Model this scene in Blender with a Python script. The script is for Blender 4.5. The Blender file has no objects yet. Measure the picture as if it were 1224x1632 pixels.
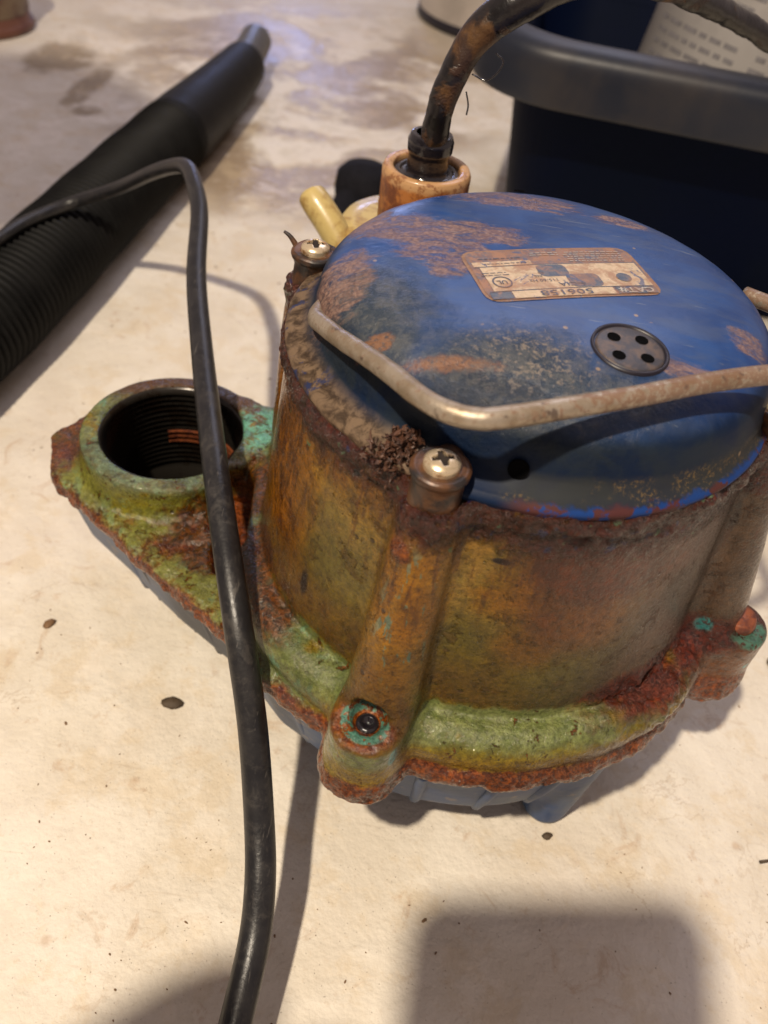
import bpy, math, random
import numpy as np
from mathutils import Vector, Matrix
random.seed(7); RNG = np.random.RandomState(5)
S = 0.01                                   # the scene is described in centimetres
D = bpy.data
sc = bpy.context.scene
COL = sc.collection

# ------------------------------------------------------------------ camera, light, exposure
PITCH, ROLL, FPX = 0.7873, 0.1558, 1296.3
CAM = np.array([-3.675, -22.544, 31.588])
f_ = np.array([0, math.cos(PITCH), -math.sin(PITCH)]); u_ = np.array([0, math.sin(PITCH), math.cos(PITCH)]); r_ = np.array([1., 0, 0])
CR = r_*math.cos(ROLL)+u_*math.sin(ROLL); CU = -r_*math.sin(ROLL)+u_*math.cos(ROLL)
cd = D.cameras.new('camera'); cam = D.objects.new('camera', cd); COL.objects.link(cam); sc.camera = cam
cam.matrix_world = Matrix(((CR[0], CU[0], -f_[0], CAM[0]*S), (CR[1], CU[1], -f_[1], CAM[1]*S), (CR[2], CU[2], -f_[2], CAM[2]*S), (0, 0, 0, 1)))
cd.sensor_fit = 'VERTICAL'; cd.sensor_height = 24; cd.lens = 24*FPX/1632
cd.clip_start = .005; cd.clip_end = 60
cd.dof.use_dof = True; cd.dof.focus_distance = .255; cd.dof.aperture_fstop = 8.0

w = D.worlds.new('World'); sc.world = w; w.use_nodes = True
bg = w.node_tree.nodes['Background']; bg.inputs[0].default_value = (.43, .335, .31, 1); bg.inputs[1].default_value = .80

def lamp(name, kind, loc, power, color, **kw):
    l = D.lights.new(name, kind); o = D.objects.new(name, l); COL.objects.link(o)
    o.location = Vector(loc)*S; l.energy = power; l.color = color
    for k, v in kw.items(): setattr(l, k, v)
    return o
LAMP = (-36, -52, 120)
lamp('work_lamp', 'POINT', LAMP, 80, (1, .855, .67), shadow_soft_size=.022)
GLINT = (-72, 350, 61)
a = lamp('far_glint_light', 'AREA', GLINT, 5.5, (.42, .52, 1), size=.35)  # small cool area light added to put a blue glint on the floor
a.rotation_euler = (Vector((0, 0, 0))-Vector(GLINT)).to_track_quat('-Z', 'Y').to_euler()
FILL = (40, 215, 215)
a = lamp('far_floor_fill', 'AREA', FILL, 15, (.80, .80, 1), size=1.2)  # soft cool area light added to lift the dark far floor
a.rotation_euler = (Vector((-10, 70, 0))-Vector(FILL)).to_track_quat('-Z', 'Y').to_euler()
sc.view_settings.view_transform = 'Standard'; sc.view_settings.look = 'None'
sc.view_settings.exposure = 0; sc.view_settings.gamma = 1
sc.cycles.max_bounces = 5; sc.cycles.diffuse_bounces = 2; sc.cycles.glossy_bounces = 2

# ------------------------------------------------------------------ node helpers
class G:
    def __init__(s, name):
        s.m = D.materials.new(name); s.m.use_nodes = True; s.t = s.m.node_tree
        s.b = s.t.nodes['Principled BSDF']
        tc = s.t.nodes.new('ShaderNodeTexCoord')
        s.p = s.vm('SCALE', tc.outputs['Object'], sc=100)
        sp = s.t.nodes.new('ShaderNodeSeparateXYZ'); s.t.links.new(s.p, sp.inputs[0])
        s.x, s.y, s.z = sp.outputs
    def put(s, sock, v):
        if isinstance(v, bpy.types.NodeSocket): s.t.links.new(v, sock)
        elif v is not None:
            if sock.type == 'RGBA' and len(v) == 3: v = (*v, 1)
            sock.default_value = v
    def vm(s, op, a, b=None, sc=None):
        n = s.t.nodes.new('ShaderNodeVectorMath'); n.operation = op; s.put(n.inputs[0], a)
        if b is not None: s.put(n.inputs[1], b)
        if sc is not None: s.put(n.inputs[3], sc)
        return n.outputs['Value'] if op in ('LENGTH', 'DISTANCE') else n.outputs[0]
    def ma(s, op, a, b=0., clamp=False):
        n = s.t.nodes.new('ShaderNodeMath'); n.operation = op; n.use_clamp = clamp
        s.put(n.inputs[0], a); s.put(n.inputs[1], b); return n.outputs[0]
    def noise(s, scale, detail=3, rough=.55, dist=0., vec=None):
        n = s.t.nodes.new('ShaderNodeTexNoise'); s.put(n.inputs['Vector'], s.p if vec is None else vec)
        n.inputs['Scale'].default_value = scale; n.inputs['Detail'].default_value = detail
        n.inputs['Roughness'].default_value = rough; n.inputs['Distortion'].default_value = dist
        return n.outputs[0]
    def vor(s, scale, feat='F1', vec=None, rnd=1):
        n = s.t.nodes.new('ShaderNodeTexVoronoi'); n.feature = feat; s.put(n.inputs['Vector'], s.p if vec is None else vec)
        n.inputs['Scale'].default_value = scale; n.inputs['Randomness'].default_value = rnd
        return n.outputs['Distance']
    def mix(s, f, a, b):
        n = s.t.nodes.new('ShaderNodeMix'); n.data_type = 'RGBA'
        s.put(n.inputs[0], f); s.put(n.inputs[6], a); s.put(n.inputs[7], b); return n.outputs[2]
    def ss(s, x, lo, hi, a=0., b=1.):
        n = s.t.nodes.new('ShaderNodeMapRange'); n.interpolation_type = 'SMOOTHSTEP'
        if lo > hi: lo, hi, a, b = hi, lo, b, a
        s.put(n.inputs[0], x); n.inputs[1].default_value = lo; n.inputs[2].default_value = hi
        n.inputs[3].default_value = a; n.inputs[4].default_value = b; return n.outputs[0]
    def mul(s, a, b): return s.ma('MULTIPLY', a, b)
    def add(s, a, b): return s.ma('ADD', a, b)
    def mx(s, *a):
        o = a[0]
        for k in a[1:]: o = s.ma('MAXIMUM', o, k)
        return o
    def stretch(s, v): return s.vm('MULTIPLY', s.p, v)
    def blob(s, c, r, soft=.25, warp=.8, scale=1.2, n=None):
        if not hasattr(r, '__len__'): r = (r, r, r)
        d = s.vm('LENGTH', s.vm('DIVIDE', s.vm('SUBTRACT', s.p, c), tuple(r)))
        if warp:
            n = n if n is not None else s.noise(scale, 5, .62)
            d = s.add(d, s.mul(s.add(n, -.5), warp*2))
        return s.ss(d, 1+soft, 1-soft)
    def bump(s, h, strength=.5, dist=.05, normal=None):
        n = s.t.nodes.new('ShaderNodeBump'); n.inputs['Strength'].default_value = strength
        n.inputs['Distance'].default_value = dist*S; s.put(n.inputs['Height'], h)
        if normal is not None: s.put(n.inputs['Normal'], normal)
        return n.outputs[0]
    def out(s, color, rough=.5, metal=0., nrm=None, spec=None, coat=None, coat_rough=.1):
        s.put(s.b.inputs['Base Color'], color); s.put(s.b.inputs['Roughness'], rough); s.put(s.b.inputs['Metallic'], metal)
        if nrm is not None: s.put(s.b.inputs['Normal'], nrm)
        if spec is not None: s.put(s.b.inputs['Specular IOR Level'], spec)
        if coat is not None:
            s.put(s.b.inputs['Coat Weight'], coat); s.b.inputs['Coat Roughness'].default_value = coat_rough
            if nrm is not None: s.put(s.b.inputs['Coat Normal'], nrm)
        return s.m

# ------------------------------------------------------------------ materials
def s_hsv(g, c, sat, val):
    n = g.t.nodes.new('ShaderNodeHueSaturation'); g.put(n.inputs['Saturation'], sat); g.put(n.inputs['Value'], val); g.put(n.inputs['Color'], c)
    return n.outputs[0]
def m_floor():
    g = G('painted_concrete')
    big = g.noise(.035, 4, .6, .6); mid = g.noise(.22, 5, .6, .4); fine = g.noise(3.2, 4, .65)
    c = g.mix(g.ss(mid, .35, .68), (.66, .60, .50), (.75, .70, .61))
    c = g.mix(g.mul(g.ss(big, .5, .7), .4), c, (.64, .56, .49))
    c = g.mix(g.mul(g.ss(fine, .56, .74), .30), c, (.47, .36, .24))
    # worn, damp patches where the paint has gone
    wn = g.noise(.075, 8, .64, .35)
    far = g.mul(g.mx(g.blob((-22, 80, 0), (20, 22, 40), .5, .35, .05), g.blob((-20, 52, 0), (13, 12, 40), .4, .5, .07),
                     g.blob((-12, 66, 0), (11, 9, 40), .4, .5, .08)), g.ss(wn, .44, .54))
    c = g.mix(g.mul(far, .92), c, (.32, .235, .15))
    edge = g.mul(g.mul(g.ss(wn, .37, .43), g.ss(wn, .47, .43)), g.blob((-20, 70, 0), (30, 38, 40), .4, 0))
    c = g.mix(g.mul(edge, .7), c, (.84, .78, .70))
    drip = g.mx(g.blob((-45.5, 69, 0), (3.2, 5, 9), .3, .8, .3), g.blob((-40, 62.5, 0), (1.3, 6.5, 9), .3, .7, .4), g.blob((-38, 56.5, 0), (1.4, 1.4, 9), .3, .7, .5))
    c = g.mix(g.mul(drip, .8), c, (.26, .19, .11))
    yel = g.ss(g.noise(.30, 7, .7, .2), .50, .62); c = g.mix(g.mul(yel, .42), c, (.62, .50, .33))
    cl = g.ss(g.noise(.16, 8, .75, .3), .53, .60); c = g.mix(g.mul(cl, .38), c, (.80, .73, .63))
    # rust dust and stains near the pump
    st = g.mul(g.ss(g.noise(.5, 6, .7, .8), .585, .70), .55)
    c = g.mix(st, c, (.50, .36, .24))
    rs = g.mul(g.ss(g.vor(.55), .16, .05), g.ss(g.noise(.21, 3), .5, .62))
    c = g.mix(g.mul(rs, .45), c, (.40, .23, .11))
    sp = g.mul(g.ss(g.vor(1.6), .055, .02), g.ss(g.noise(.31, 2), .45, .55))
    c = g.mix(g.mul(sp, .8), c, (.14, .10, .07))
    scr = g.ss(g.noise(1.1, 3, .5, vec=g.stretch((.25, 3.0, 1))), .66, .72)
    c = g.mix(g.mul(scr, .22), c, (.44, .35, .26))
    veins = g.mul(g.ss(g.ma('ABSOLUTE', g.add(g.noise(.10, 7, .62, .4), -.5)), .006, .001), g.ss(g.noise(.13, 3), .50, .6))
    c = g.mix(g.mul(veins, .35), c, (.40, .30, .20))
    pore = g.ss(g.vor(4.5), .10, .04); c = g.mix(g.mul(g.mul(pore, g.ss(g.noise(.6, 4), .5, .62)), .45), c, (.34, .25, .17))
    h = g.add(g.add(g.mul(mid, .9), g.mul(g.add(fine, g.mul(pore, -.8)), .24)), g.add(g.mul(g.noise(.9, 3, .6), .55), g.mul(far, -.25)))
    rough = g.add(g.mul(far, -.28), .58)
    return g.out(c, rough, nrm=g.bump(h, .8, .24), spec=.4)

def m_casing():
    g = G('rusted_casting')
    n1 = g.noise(.45, 6, .62, .3); n2 = g.noise(1.7, 6, .65, .3); n3 = g.noise(6, 5, .7); n4 = g.noise(.28, 3, .5)
    run = g.noise(1., 6, .68, .9, vec=g.stretch((1.1, 1.1, .36)))
    w1 = g.add(n1, -.5); w2 = g.add(n2, -.5); w3 = g.add(n3, -.5)
    B = lambda c, r, soft=.6, warp=.5, sc_=None: g.blob(c, r, soft, warp, 1.2, n2 if sc_ is None else g.noise(sc_, 4, .65))
    # --- housing wall: broad stains and painted shade
    c = g.mix(g.ss(n1, .38, .62), (.15, .095, .038), (.235, .15, .07))
    tan = g.mx(B((-5.0, -6.0, 14.6), (1.9, 2.4, 2.6)), g.mul(B((-4.2, -6.6, 12.6), (1.8, 1.6, 2.4)), .8), B((-1.0, -7.6, 15.0), (1.5, 1.5, 1.9)), g.mul(B((.9, -7.7, 13.4), (1.6, 1.6, 2.0)), .7))
    c = g.mix(g.mul(tan, .85), c, g.mix(g.ss(n2, .38, .62), (.50, .345, .18), (.34, .265, .125)))
    oliv = g.mx(B((-4.9, -6.4, 12.4), (1.5, 1.5, 1.7)), B((-1.0, -8.0, 11.8), (1.2, 1.5, 1.6)), B((3.1, -7.6, 11.2), (2.8, 1.8, 1.6)))
    c = g.mix(g.mul(oliv, .6), c, (.150, .145, .055))
    orange = g.mul(g.ss(g.add(g.x, g.mul(w1, 2.4)), -5.5, -6.9), g.ss(g.z, 7.8, 8.8))
    c = g.mix(g.mul(orange, .93), c, g.mix(g.ss(run, .36, .62), (.13, .036, .007), (.56, .215, .030)))
    low = g.mul(g.ss(g.add(g.z, g.mul(w1, 2.6)), 12.3, 10.2), g.ss(g.x, 2.4, -2.4))
    c = g.mix(g.mul(low, .9), c, g.mix(g.ss(n2, .4, .6), (.17, .075, .010), (.24, .125, .014)))
    top = g.mul(g.ss(g.add(g.z, g.mul(w2, 3.4)), 14.6, 16.3), g.ss(g.x, .0, -2.5))
    c = g.mix(g.mul(top, .8), c, g.mix(g.ss(run, .4, .6), (.10, .035, .010), (.34, .135, .030)))
    right = g.ss(g.add(g.x, g.mul(w1, 2.)), 2.6, 5.0)  # right side of the wall painted darker to read as shaded
    c = g.mix(g.mul(right, .85), c, g.mix(g.ss(n1, .4, .6), (.070, .044, .033), (.125, .080, .060)))
    stain_shade = g.mul(g.ss(g.add(g.z, g.mul(w1, 1.5)), 11.4, 9.4), g.ss(g.x, .2, 2.5))  # dark brown stain that also paints the shade near the flange junction
    c = g.mix(g.mul(stain_shade, .85), c, (.055, .036, .014))
    mar = g.mx(B((2.4, -7.2, 15.6), (2.3, 2.4, 2.0), .4), g.mul(B((2.0, -7.6, 13.8), (1.5, 1.8, 1.6), .4), .85), g.mul(B((5.0, -6.0, 15.6), (2.4, 2.4, 1.3), .5), .65))
    c = g.mix(g.mul(mar, .88), c, g.mix(g.ss(n2, .4, .65), (.085, .016, .010), (.19, .040, .018)))
    ors = g.mx(B((.2, -7.7, 14.2), (.9, 1., .8)), B((2.9, -7.4, 12.9), (1.2, 1.2, 1.0)), B((1.2, -7.9, 12.2), (1.0, 1.2, .8)))
    c = g.mix(g.mul(ors, .6), c, (.30, .125, .04))
    colm = g.blob((-2.75, -8.35, 13.4), (1.15, 1.4, 3.4), .4, .35, 1.)
    c = g.mix(g.mul(colm, .8), c, g.mix(g.ss(n1, .4, .6), (.46, .28, .135), (.44, .215, .08)))
    verd = g.mul(B((-2.65, -8.6, 13.4), (.8, 1.4, 2.5), .3, .2), g.ss(g.noise(1.9, 5, .62, .2, vec=g.stretch((2.0, 2.0, .38))), .56, .61))
    c = g.mix(g.mul(verd, .75), c, (.14, .27, .225))
    flk = g.ss(g.noise(1.3, 9, .74, .3), .57, .60)
    wallm = g.ss(g.z, 8.8, 9.6)
    c = g.mix(g.mul(g.mul(flk, wallm), .38), c, (.10, .038, .014))
    # pitted top lip
    lip = g.ss(g.add(g.add(g.z, g.mul(w2, 1.7)), g.ss(g.x, -2.5, 1.5, 0, .45)), 15.9, 16.6)
    lip = g.mul(lip, g.ss(g.noise(2.4, 5, .75), .30, .46))
    c = g.mix(g.mul(lip, .93), c, g.mix(g.ss(n3, .38, .70), (.030, .007, .007), (.135, .032, .020)))
    c = g.mix(g.mul(g.mul(lip, g.ss(g.noise(2.3, 2), .63, .68)), .8), c, (.03, .04, .10))
    c = g.mix(g.mul(g.mul(g.ss(g.z, 15.4, 15.8), g.ss(g.noise(2.1, 3, .6), .67, .70)), .8), c, (.15, .24, .15))
    # --- flange: sage paint above, olive-gold on the roll, rust on the lower edge
    zz = g.add(g.z, g.add(g.mul(w2, .7), g.mul(w1, .5)))
    grn = g.ss(zz, 9.42, 9.12)
    port = g.mul(g.ss(g.x, -8.6, -9.4), g.ss(g.z, 10, 9.5)); grn = g.mx(grn, port)
    gold = g.mul(g.ss(zz, 8.75, 8.1), g.ss(g.x, -5.5, -3.5)); gold = g.mx(gold, g.mul(g.ss(g.noise(.55, 4, .6), .54, .66), .8))
    gc = g.mix(g.ss(n2, .32, .70), (.120, .145, .055), (.23, .25, .115))
    gc = g.mix(gold, gc, g.mix(g.ss(n3, .35, .7), (.20, .120, .012), (.36, .235, .030)))
    tq0 = g.mul(g.ss(g.noise(.95, 7, .74, .3), .54, .58), g.ss(g.x, -3.5, -7.5))
    gc = g.mix(g.mul(tq0, .75), gc, (.17, .33, .23))
    pside = g.mul(port, g.mul(g.ss(g.z, 8.75, 8.3), g.ss(g.z, 6.9, 7.6)))
    gc = g.mix(g.mul(pside, .75), gc, (.20, .19, .045))
    gc = g.mix(g.mul(g.mul(port, g.ss(g.z, 8.6, 8.75)), g.mul(g.ss(g.y, 2.5, .5), .8)), gc, g.mix(g.ss(n2, .42, .6), (.19, .25, .16), (.11, .10, .05)))
    gc = g.mix(g.mul(g.mul(port, g.ss(g.add(g.y, g.mul(w1, 2.)), 3.6, 5.2)), .88), gc, (.10, .042, .024))
    c = g.mix(grn, c, gc)
    rt = g.mul(g.ss(g.add(g.x, g.mul(w1, 1.5)), 7.0, 8.2), g.ss(g.z, 10.4, 9.9))
    c = g.mix(g.mul(rt, .9), c, g.mix(g.ss(n2, .4, .6), (.095, .030, .016), (.17, .060, .032)))
    web = g.mx(g.blob((-10.2, -1.2, 7.3), (2.0, 1.7, 1.8), .3, .9, 1.2), g.blob((-8.3, -3.4, 9.0), (1.3, 2.0, 1.6), .3, .7, 1.2), g.blob((-9.0, .3, 8.0), (1.6, 2.2, 1.9), .3, .6, 1.2),
               g.blob((-17.4, 3.5, 7.4), (1.2, 2., 1.2), .4, .6, 1.2), g.blob((-7.2, -5.6, 8.9), (1.1, 1.5, .7), .5, .9, 1.))
    c = g.mix(g.mul(web, .9), c, g.mix(g.ss(n3, .4, .62), (.035, .014, .010), (.16, .050, .018)))  # rust on the webs; its dark brown also paints shade in the pocket
    tqw = g.mul(g.blob((-9.4, 3.9, 8.9), (1.1, 1.5, .6), .3, .5, 1.5), g.ss(n2, .40, .50)); c = g.mix(tqw, c, (.20, .42, .31))
    er = g.ss(g.add(g.add(zz, g.mul(w3, .5)), g.ss(g.x, -3.5, -7, 0, .30)), 7.72, 7.42)
    c = g.mix(g.mul(er, .96), c, g.mix(g.ss(n3, .40, .64), (.10, .020, .008), (.36, .088, .014)))
    heap = g.mx(g.blob((6.0, -6.2, 9.3), (2.6, 2.4, .75), .35, .7, 1.1), g.blob((7.8, -4.5, 9.5), (1.4, 1.6, .9), .35, .7, 1.1))
    c = g.mix(g.mul(heap, .95), c, g.mix(g.ss(n3, .40, .68), (.07, .014, .010), (.22, .045, .024)))
    dk = g.blob((5.2, -8.0, 7.9), (2.4, 1.6, .45), .4, 1.1, 1.2); c = g.mix(g.mul(g.mul(dk, g.ss(n3, .42, .5)), .8), c, (.05, .022, .012))
    dots = g.mul(grn, g.ss(g.noise(1.6, 7, .78, .4), .595, .625))
    c = g.mix(g.mul(dots, .9), c, g.mix(g.ss(g.noise(4., 3, .6), .4, .6), (.07, .02, .012), (.24, .07, .015)))
    blk = g.mul(g.ss(g.vor(1.15), .13, .08), g.ss(g.noise(.9, 2), .5, .58))
    c = g.mix(g.mul(blk, .8), c, (.03, .014, .012))
    boss = g.blob((-3.25, -9.55, 9.4), (1.0, 1.0, .5), .15, .25, 2.)
    ringd = g.vm('LENGTH', g.vm('SUBTRACT', g.p, (-3.2, -9.5, 9.2)))
    ringm = g.mul(g.mul(g.ss(ringd, .42, .5), g.ss(ringd, .92, .82)), g.ss(g.noise(2.2, 4, .7), .45, .51))
    c = g.mix(boss, c, g.mix(ringm, g.mix(g.ss(n3, .4, .6), (.16, .035, .010), (.42, .12, .015)), (.20, .36, .29)))
    cres = g.mul(g.blob((9.9, -3.75, 9.45), (.95, .62, .35), .2, .3, 2.5), g.ss(g.z, 9.15, 9.3)); c = g.mix(g.mul(cres, g.ss(n3, .40, .50)), c, (.17, .31, .24))
    tq = g.mx(g.blob((7.9, -4.1, 9.9), (.42, .3, .4), .2, .4, 2.5), g.blob((-2.3, -10.1, 8.8), (.16, .3, .5), .2, .2, 3), g.blob((10.2, -4.3, 8.2), (.16, .25, .16), .2, .3, 3))
    c = g.mix(g.mul(tq, g.ss(n3, .38, .48)), c, (.12, .36, .36))
    slot = g.mx(g.blob((-6.0, -5.75, 11.0), (.22, .22, .75), .25, .1, 2), g.blob((-.35, -7.75, 15.5), (.26, .3, .12), .25, .2, 3), g.blob((-4.6, -6.1, 16.4), (.11, .15, .1), .3, 0))
    c = g.mix(slot, c, (.015, .007, .006))
    nob = g.blob((-3.15, -8.25, 15.85), (.36, .5, .34), .2, .4, 3)
    c = g.mix(nob, c, g.mix(g.ss(n3, .4, .6), (.14, .035, .012), (.33, .10, .025)))
    # fine mottling and pits
    mot = g.add(g.mul(g.ss(g.noise(4.5, 8, .78), .34, .66), .44), .33)
    mot = g.mul(mot, g.add(g.mul(g.ss(g.noise(.6, 5, .6), .35, .65), .28), .68))
    mot = g.mul(mot, g.add(g.mul(grn, .50), 1.))
    drip = g.mul(g.ss(g.noise(1.8, 6, .7, .25, vec=g.stretch((1.5, 1.5, .16))), .52, .60), g.mul(g.ss(g.z, 11.5, 15.0), g.ss(g.z, 16.6, 16.2)))
    c = g.mix(g.mul(drip, .62), c, (.085, .022, .010))
    c = s_hsv(g, c, g.ss(grn, 0, 1, 1.42, 1.24), mot)
    pit = g.mul(g.ss(g.vor(3.1), .13, .06), g.ss(g.noise(.8, 3), .46, .58))
    c = g.mix(g.mul(pit, .75), c, (.025, .010, .007))
    rough = g.add(g.mul(g.ss(n3, .35, .7), .34), .20)
    rough = g.add(g.add(rough, g.mul(orange, -.06)), g.mul(grn, -.08))
    crusty = g.mx(lip, er, heap, dots)
    h = g.add(g.add(g.mul(n3, .5), g.mul(g.noise(14, 3, .6), .25)), g.add(g.mul(n2, .5), g.mul(g.mul(crusty, g.noise(8, 4, .7)), 1.2)))
    h = g.add(h, g.add(g.mul(dots, .4), g.mul(g.mul(flk, wallm), .25)))
    wet = g.mx(g.mul(grn, .55), g.mul(orange, .8), g.mul(low, .6)); h = g.add(h, g.mul(g.mul(wet, g.noise(2.8, 3, .55)), 1.5)); h = g.add(h, g.mul(g.add(g.add(web, blk), pit), -.3))
    return g.out(c, rough, nrm=g.bump(h, .95, .09), spec=.28, coat=.7, coat_rough=.08)

def m_blue():
    g = G('blue_enamel')
    n1 = g.noise(.6, 5, .6, .4); n2 = g.noise(2.2, 6, .68, .5); n3 = g.noise(7, 5, .7)
    sm = g.noise(.7, 5, .62, .8, vec=g.stretch((.6, 2.2, 1)))
    c = g.mix(g.ss(n1, .35, .65), (.007, .040, .165), (.012, .058, .215))
    c = g.mix(g.mul(g.ss(sm, .42, .68), .38), c, (.060, .085, .15))           # dried film of dirty water
    grime = g.mx(g.blob((-.9, -5.4, 19.6), (3.9, 2.0, 1.6), .6, .7, .5), g.blob((-5.2, -3.4, 19.6), (2.0, 2.6, 1.8), .5, .7, .6))
    c = g.mix(g.mul(grime, .82), c, g.mix(g.ss(n2, .42, .62), (.018, .028, .030), (.075, .076, .058)))
    grit = g.blob((-2.3, -5.85, 19.4), (2.2, .75, .7), .45, .5, 1.)
    side = g.ss(g.add(g.z, g.mul(g.add(n1, -.5), .4)), 19.45, 18.95)
    c = g.mix(g.mul(side, .92), c, g.mix(g.ss(n1, .4, .6), (.003, .010, .030), (.012, .018, .024)))
    n2o = n2; n2 = g.noise(1.25, 7, .74, 1.0, vec=g.stretch((.75, 1.9, 1)))
    mud = g.mx(g.blob((-3.4, .9, 19.9), (1.4, 1.3, 2), .2, 1.0, 1.1, n2), g.blob((-4.6, 1.7, 19.8), (1.3, 1.0, 2), .2, 1.1, 1.1, n2),
               g.blob((-2.3, 1.7, 19.9), (1.6, .7, 2), .2, 1.1, 1.1, n2), g.blob((-5.9, -1.4, 19.3), (.9, 1.5, 2), .2, 1.0, 1.1, n2))
    mud = g.mx(mud, g.blob((-.8, 4.8, 19.7), (2.0, .8, 2), .2, 1.3, 1.1, n2), g.blob((2.7, 4.4, 19.7), (.9, .5, 2), .2, 1.0, 1.1, n2),
               g.blob((5.8, -1.7, 19.5), (.6, .6, 2), .2, 1.3, 1.1, n2), g.blob((-2.9, -.5, 19.9), (.7, .8, 2), .2, .9, 1.1, n2))
    mud = g.mx(mud, g.blob((3.7, -3.9, 19.9), (.8, .3, 2), .5, 2.2, 1.1, n2), g.blob((-5.6, 2.6, 19.4), (.8, 1.6, 2), .2, 1.2, 1.1, n2))
    mc = g.mix(g.ss(g.noise(9, 5, .7), .34, .66), (.15, .080, .065), (.31, .195, .15))
    mud = g.mul(mud, g.ss(g.noise(2.0, 9, .85, .8, vec=g.stretch((.7, 1.5, 1))), .36, .56)); n2 = n2o; c = g.mix(g.mul(mud, .80), c, mc)
    pale = g.mul(g.blob((-.5, -4.5, 19.9), (1.5, 1.1, 2), .7, 1.2, 1.1, n2), g.ss(g.noise(5, 6, .8), .50, .60)); c = g.mix(g.mul(pale, .8), c, (.24, .20, .16))
    oran = g.mul(g.mx(g.blob((-2.6, -5.0, 19.8), (1.2, .20, 1.5), .6, 1.3, 1.6, n2), g.blob((-4.6, -4.2, 19.6), (.5, .25, 1), .3, 1.2, 2., n2)), g.ss(n3, .3, .55))
    c = g.mix(g.mul(oran, .75), c, (.24, .105, .04))
    # dirty ledge on the left, sandy lower rim in front
    led = g.mul(g.ss(g.x, -1.6, -3.2), g.ss(g.z, 18.1, 17.75))
    c = g.mix(g.mul(led, .93), c, g.mix(g.ss(n2, .38, .62), (.045, .028, .016), (.17, .115, .072)))
    c = g.mix(g.mul(g.mul(led, g.ss(g.noise(1.3, 5, .7), .56, .62)), .85), c, (.016, .028, .085))
    rim = g.mul(g.mul(g.ss(g.x, -1.5, -.2), g.ss(g.z, 18.30, 18.0)), g.ss(g.add(g.z, g.mul(g.add(n2, -.5), .35)), 17.58, 17.72))
    c = g.mix(g.mul(rim, .6), c, (.035, .035, .030)); c = g.mix(g.mul(g.mul(rim, g.mul(g.ss(g.noise(9, 6, .8), .50, .60), g.ss(g.noise(.9, 4, .6), .44, .60))), .75), c, (.15, .10, .045))
    bare = g.mul(g.ss(g.add(g.z, g.mul(g.add(n2, -.5), .35)), 17.70, 17.58), g.ss(g.x, -1, 0))
    c = g.mix(g.mul(bare, .8), c, g.mix(g.ss(g.noise(1., 5, .6), .48, .52), (.012, .05, .22), (.09, .028, .022)))
    scr = g.ss(g.noise(1.6, 4, .6, .2, vec=g.stretch((.35, 5.5, 1))), .655, .675); c = g.mix(g.mul(g.mul(scr, g.ss(side, 1, 0)), .45), c, (.16, .19, .24))
    fleck = g.mul(g.ss(g.vor(1.0), .09, .05), g.ss(g.noise(.7, 2), .52, .6))
    c = g.mix(g.mul(fleck, .8), c, (.30, .21, .13))
    rough = g.add(g.mul(mud, .35), .26)
    rough = g.add(rough, g.mul(sm, .12)); rough = g.add(rough, g.mul(g.mul(g.mx(side, led), g.ss(grit, 1, 0)), .22)); rough = g.add(rough, g.mul(grit, -.12))
    h = g.add(g.mul(n2, .15), g.add(g.mul(g.mul(mud, g.noise(7, 5, .7)), .55), g.mul(g.mul(g.mx(grit, g.mul(grime, .35)), g.noise(6.5, 4, .75)), 5.0)))
    return g.out(c, rough, nrm=g.bump(h, .8, .05), spec=g.ss(side, 0, 1, .42, .14), coat=g.mul(grit, .9), coat_rough=.13)

def m_base():
    g = G('blue_grey_enamel')
    n = g.noise(.6, 4, .6, .4); n2 = g.noise(2.5, 4, .6)
    c = g.mix(g.ss(n, .4, .65), (.030, .068, .17), (.065, .10, .165))
    c = g.mix(g.mul(g.ss(n2, .52, .62), .4), c, (.05, .08, .17))
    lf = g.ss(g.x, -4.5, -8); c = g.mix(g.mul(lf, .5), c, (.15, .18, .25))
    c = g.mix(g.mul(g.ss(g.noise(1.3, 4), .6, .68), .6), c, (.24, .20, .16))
    deep = g.blob((-9.6, -1.3, 5), (2.4, 4.0, 5.2), .3, 0)  # shade inside the pocket, painted as a near-black patch
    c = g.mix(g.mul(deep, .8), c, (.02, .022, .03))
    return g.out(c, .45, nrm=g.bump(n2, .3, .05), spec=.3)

def m_simple(name, col, rough=.5, metal=0., var=.25, scale=1.5, bump=.2, col2=None, spec=.5, coat=None, thr=(.4, .65), bs=None):
    g = G(name)
    n = g.noise(scale, 5, .62, .3)
    col2 = col2 or tuple(k*(1-var) for k in col)
    c = g.mix(g.ss(n, *thr), col, col2)
    n2 = g.noise(bs or scale*4, 4, .6)
    return g.out(c, g.add(g.mul(n, .2), rough-.1), metal, g.bump(g.add(n, g.mul(n2, .5)), bump, .04), spec, coat)

def m_rod():
    g = G('weathered_rod_metal')
    n = g.noise(1.0, 5, .65, .4); n2 = g.noise(5, 5, .7)
    c = g.mix(g.ss(n, .4, .6), (.30, .235, .165), (.40, .34, .27))
    r = g.ss(g.add(n2, g.mul(g.ss(g.x, -1.5, 3.), .16)), .54, .66)
    c = g.mix(g.mul(r, .75), c, (.13, .058, .030))
    c = g.mix(g.mul(g.ss(g.noise(3, 3), .62, .7), .7), c, (.08, .05, .04))
    return g.out(c, g.add(g.mul(n2, .35), .22), g.mul(g.ss(r, 1, 0), .55), g.bump(n2, .5, .04), .5)

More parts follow.
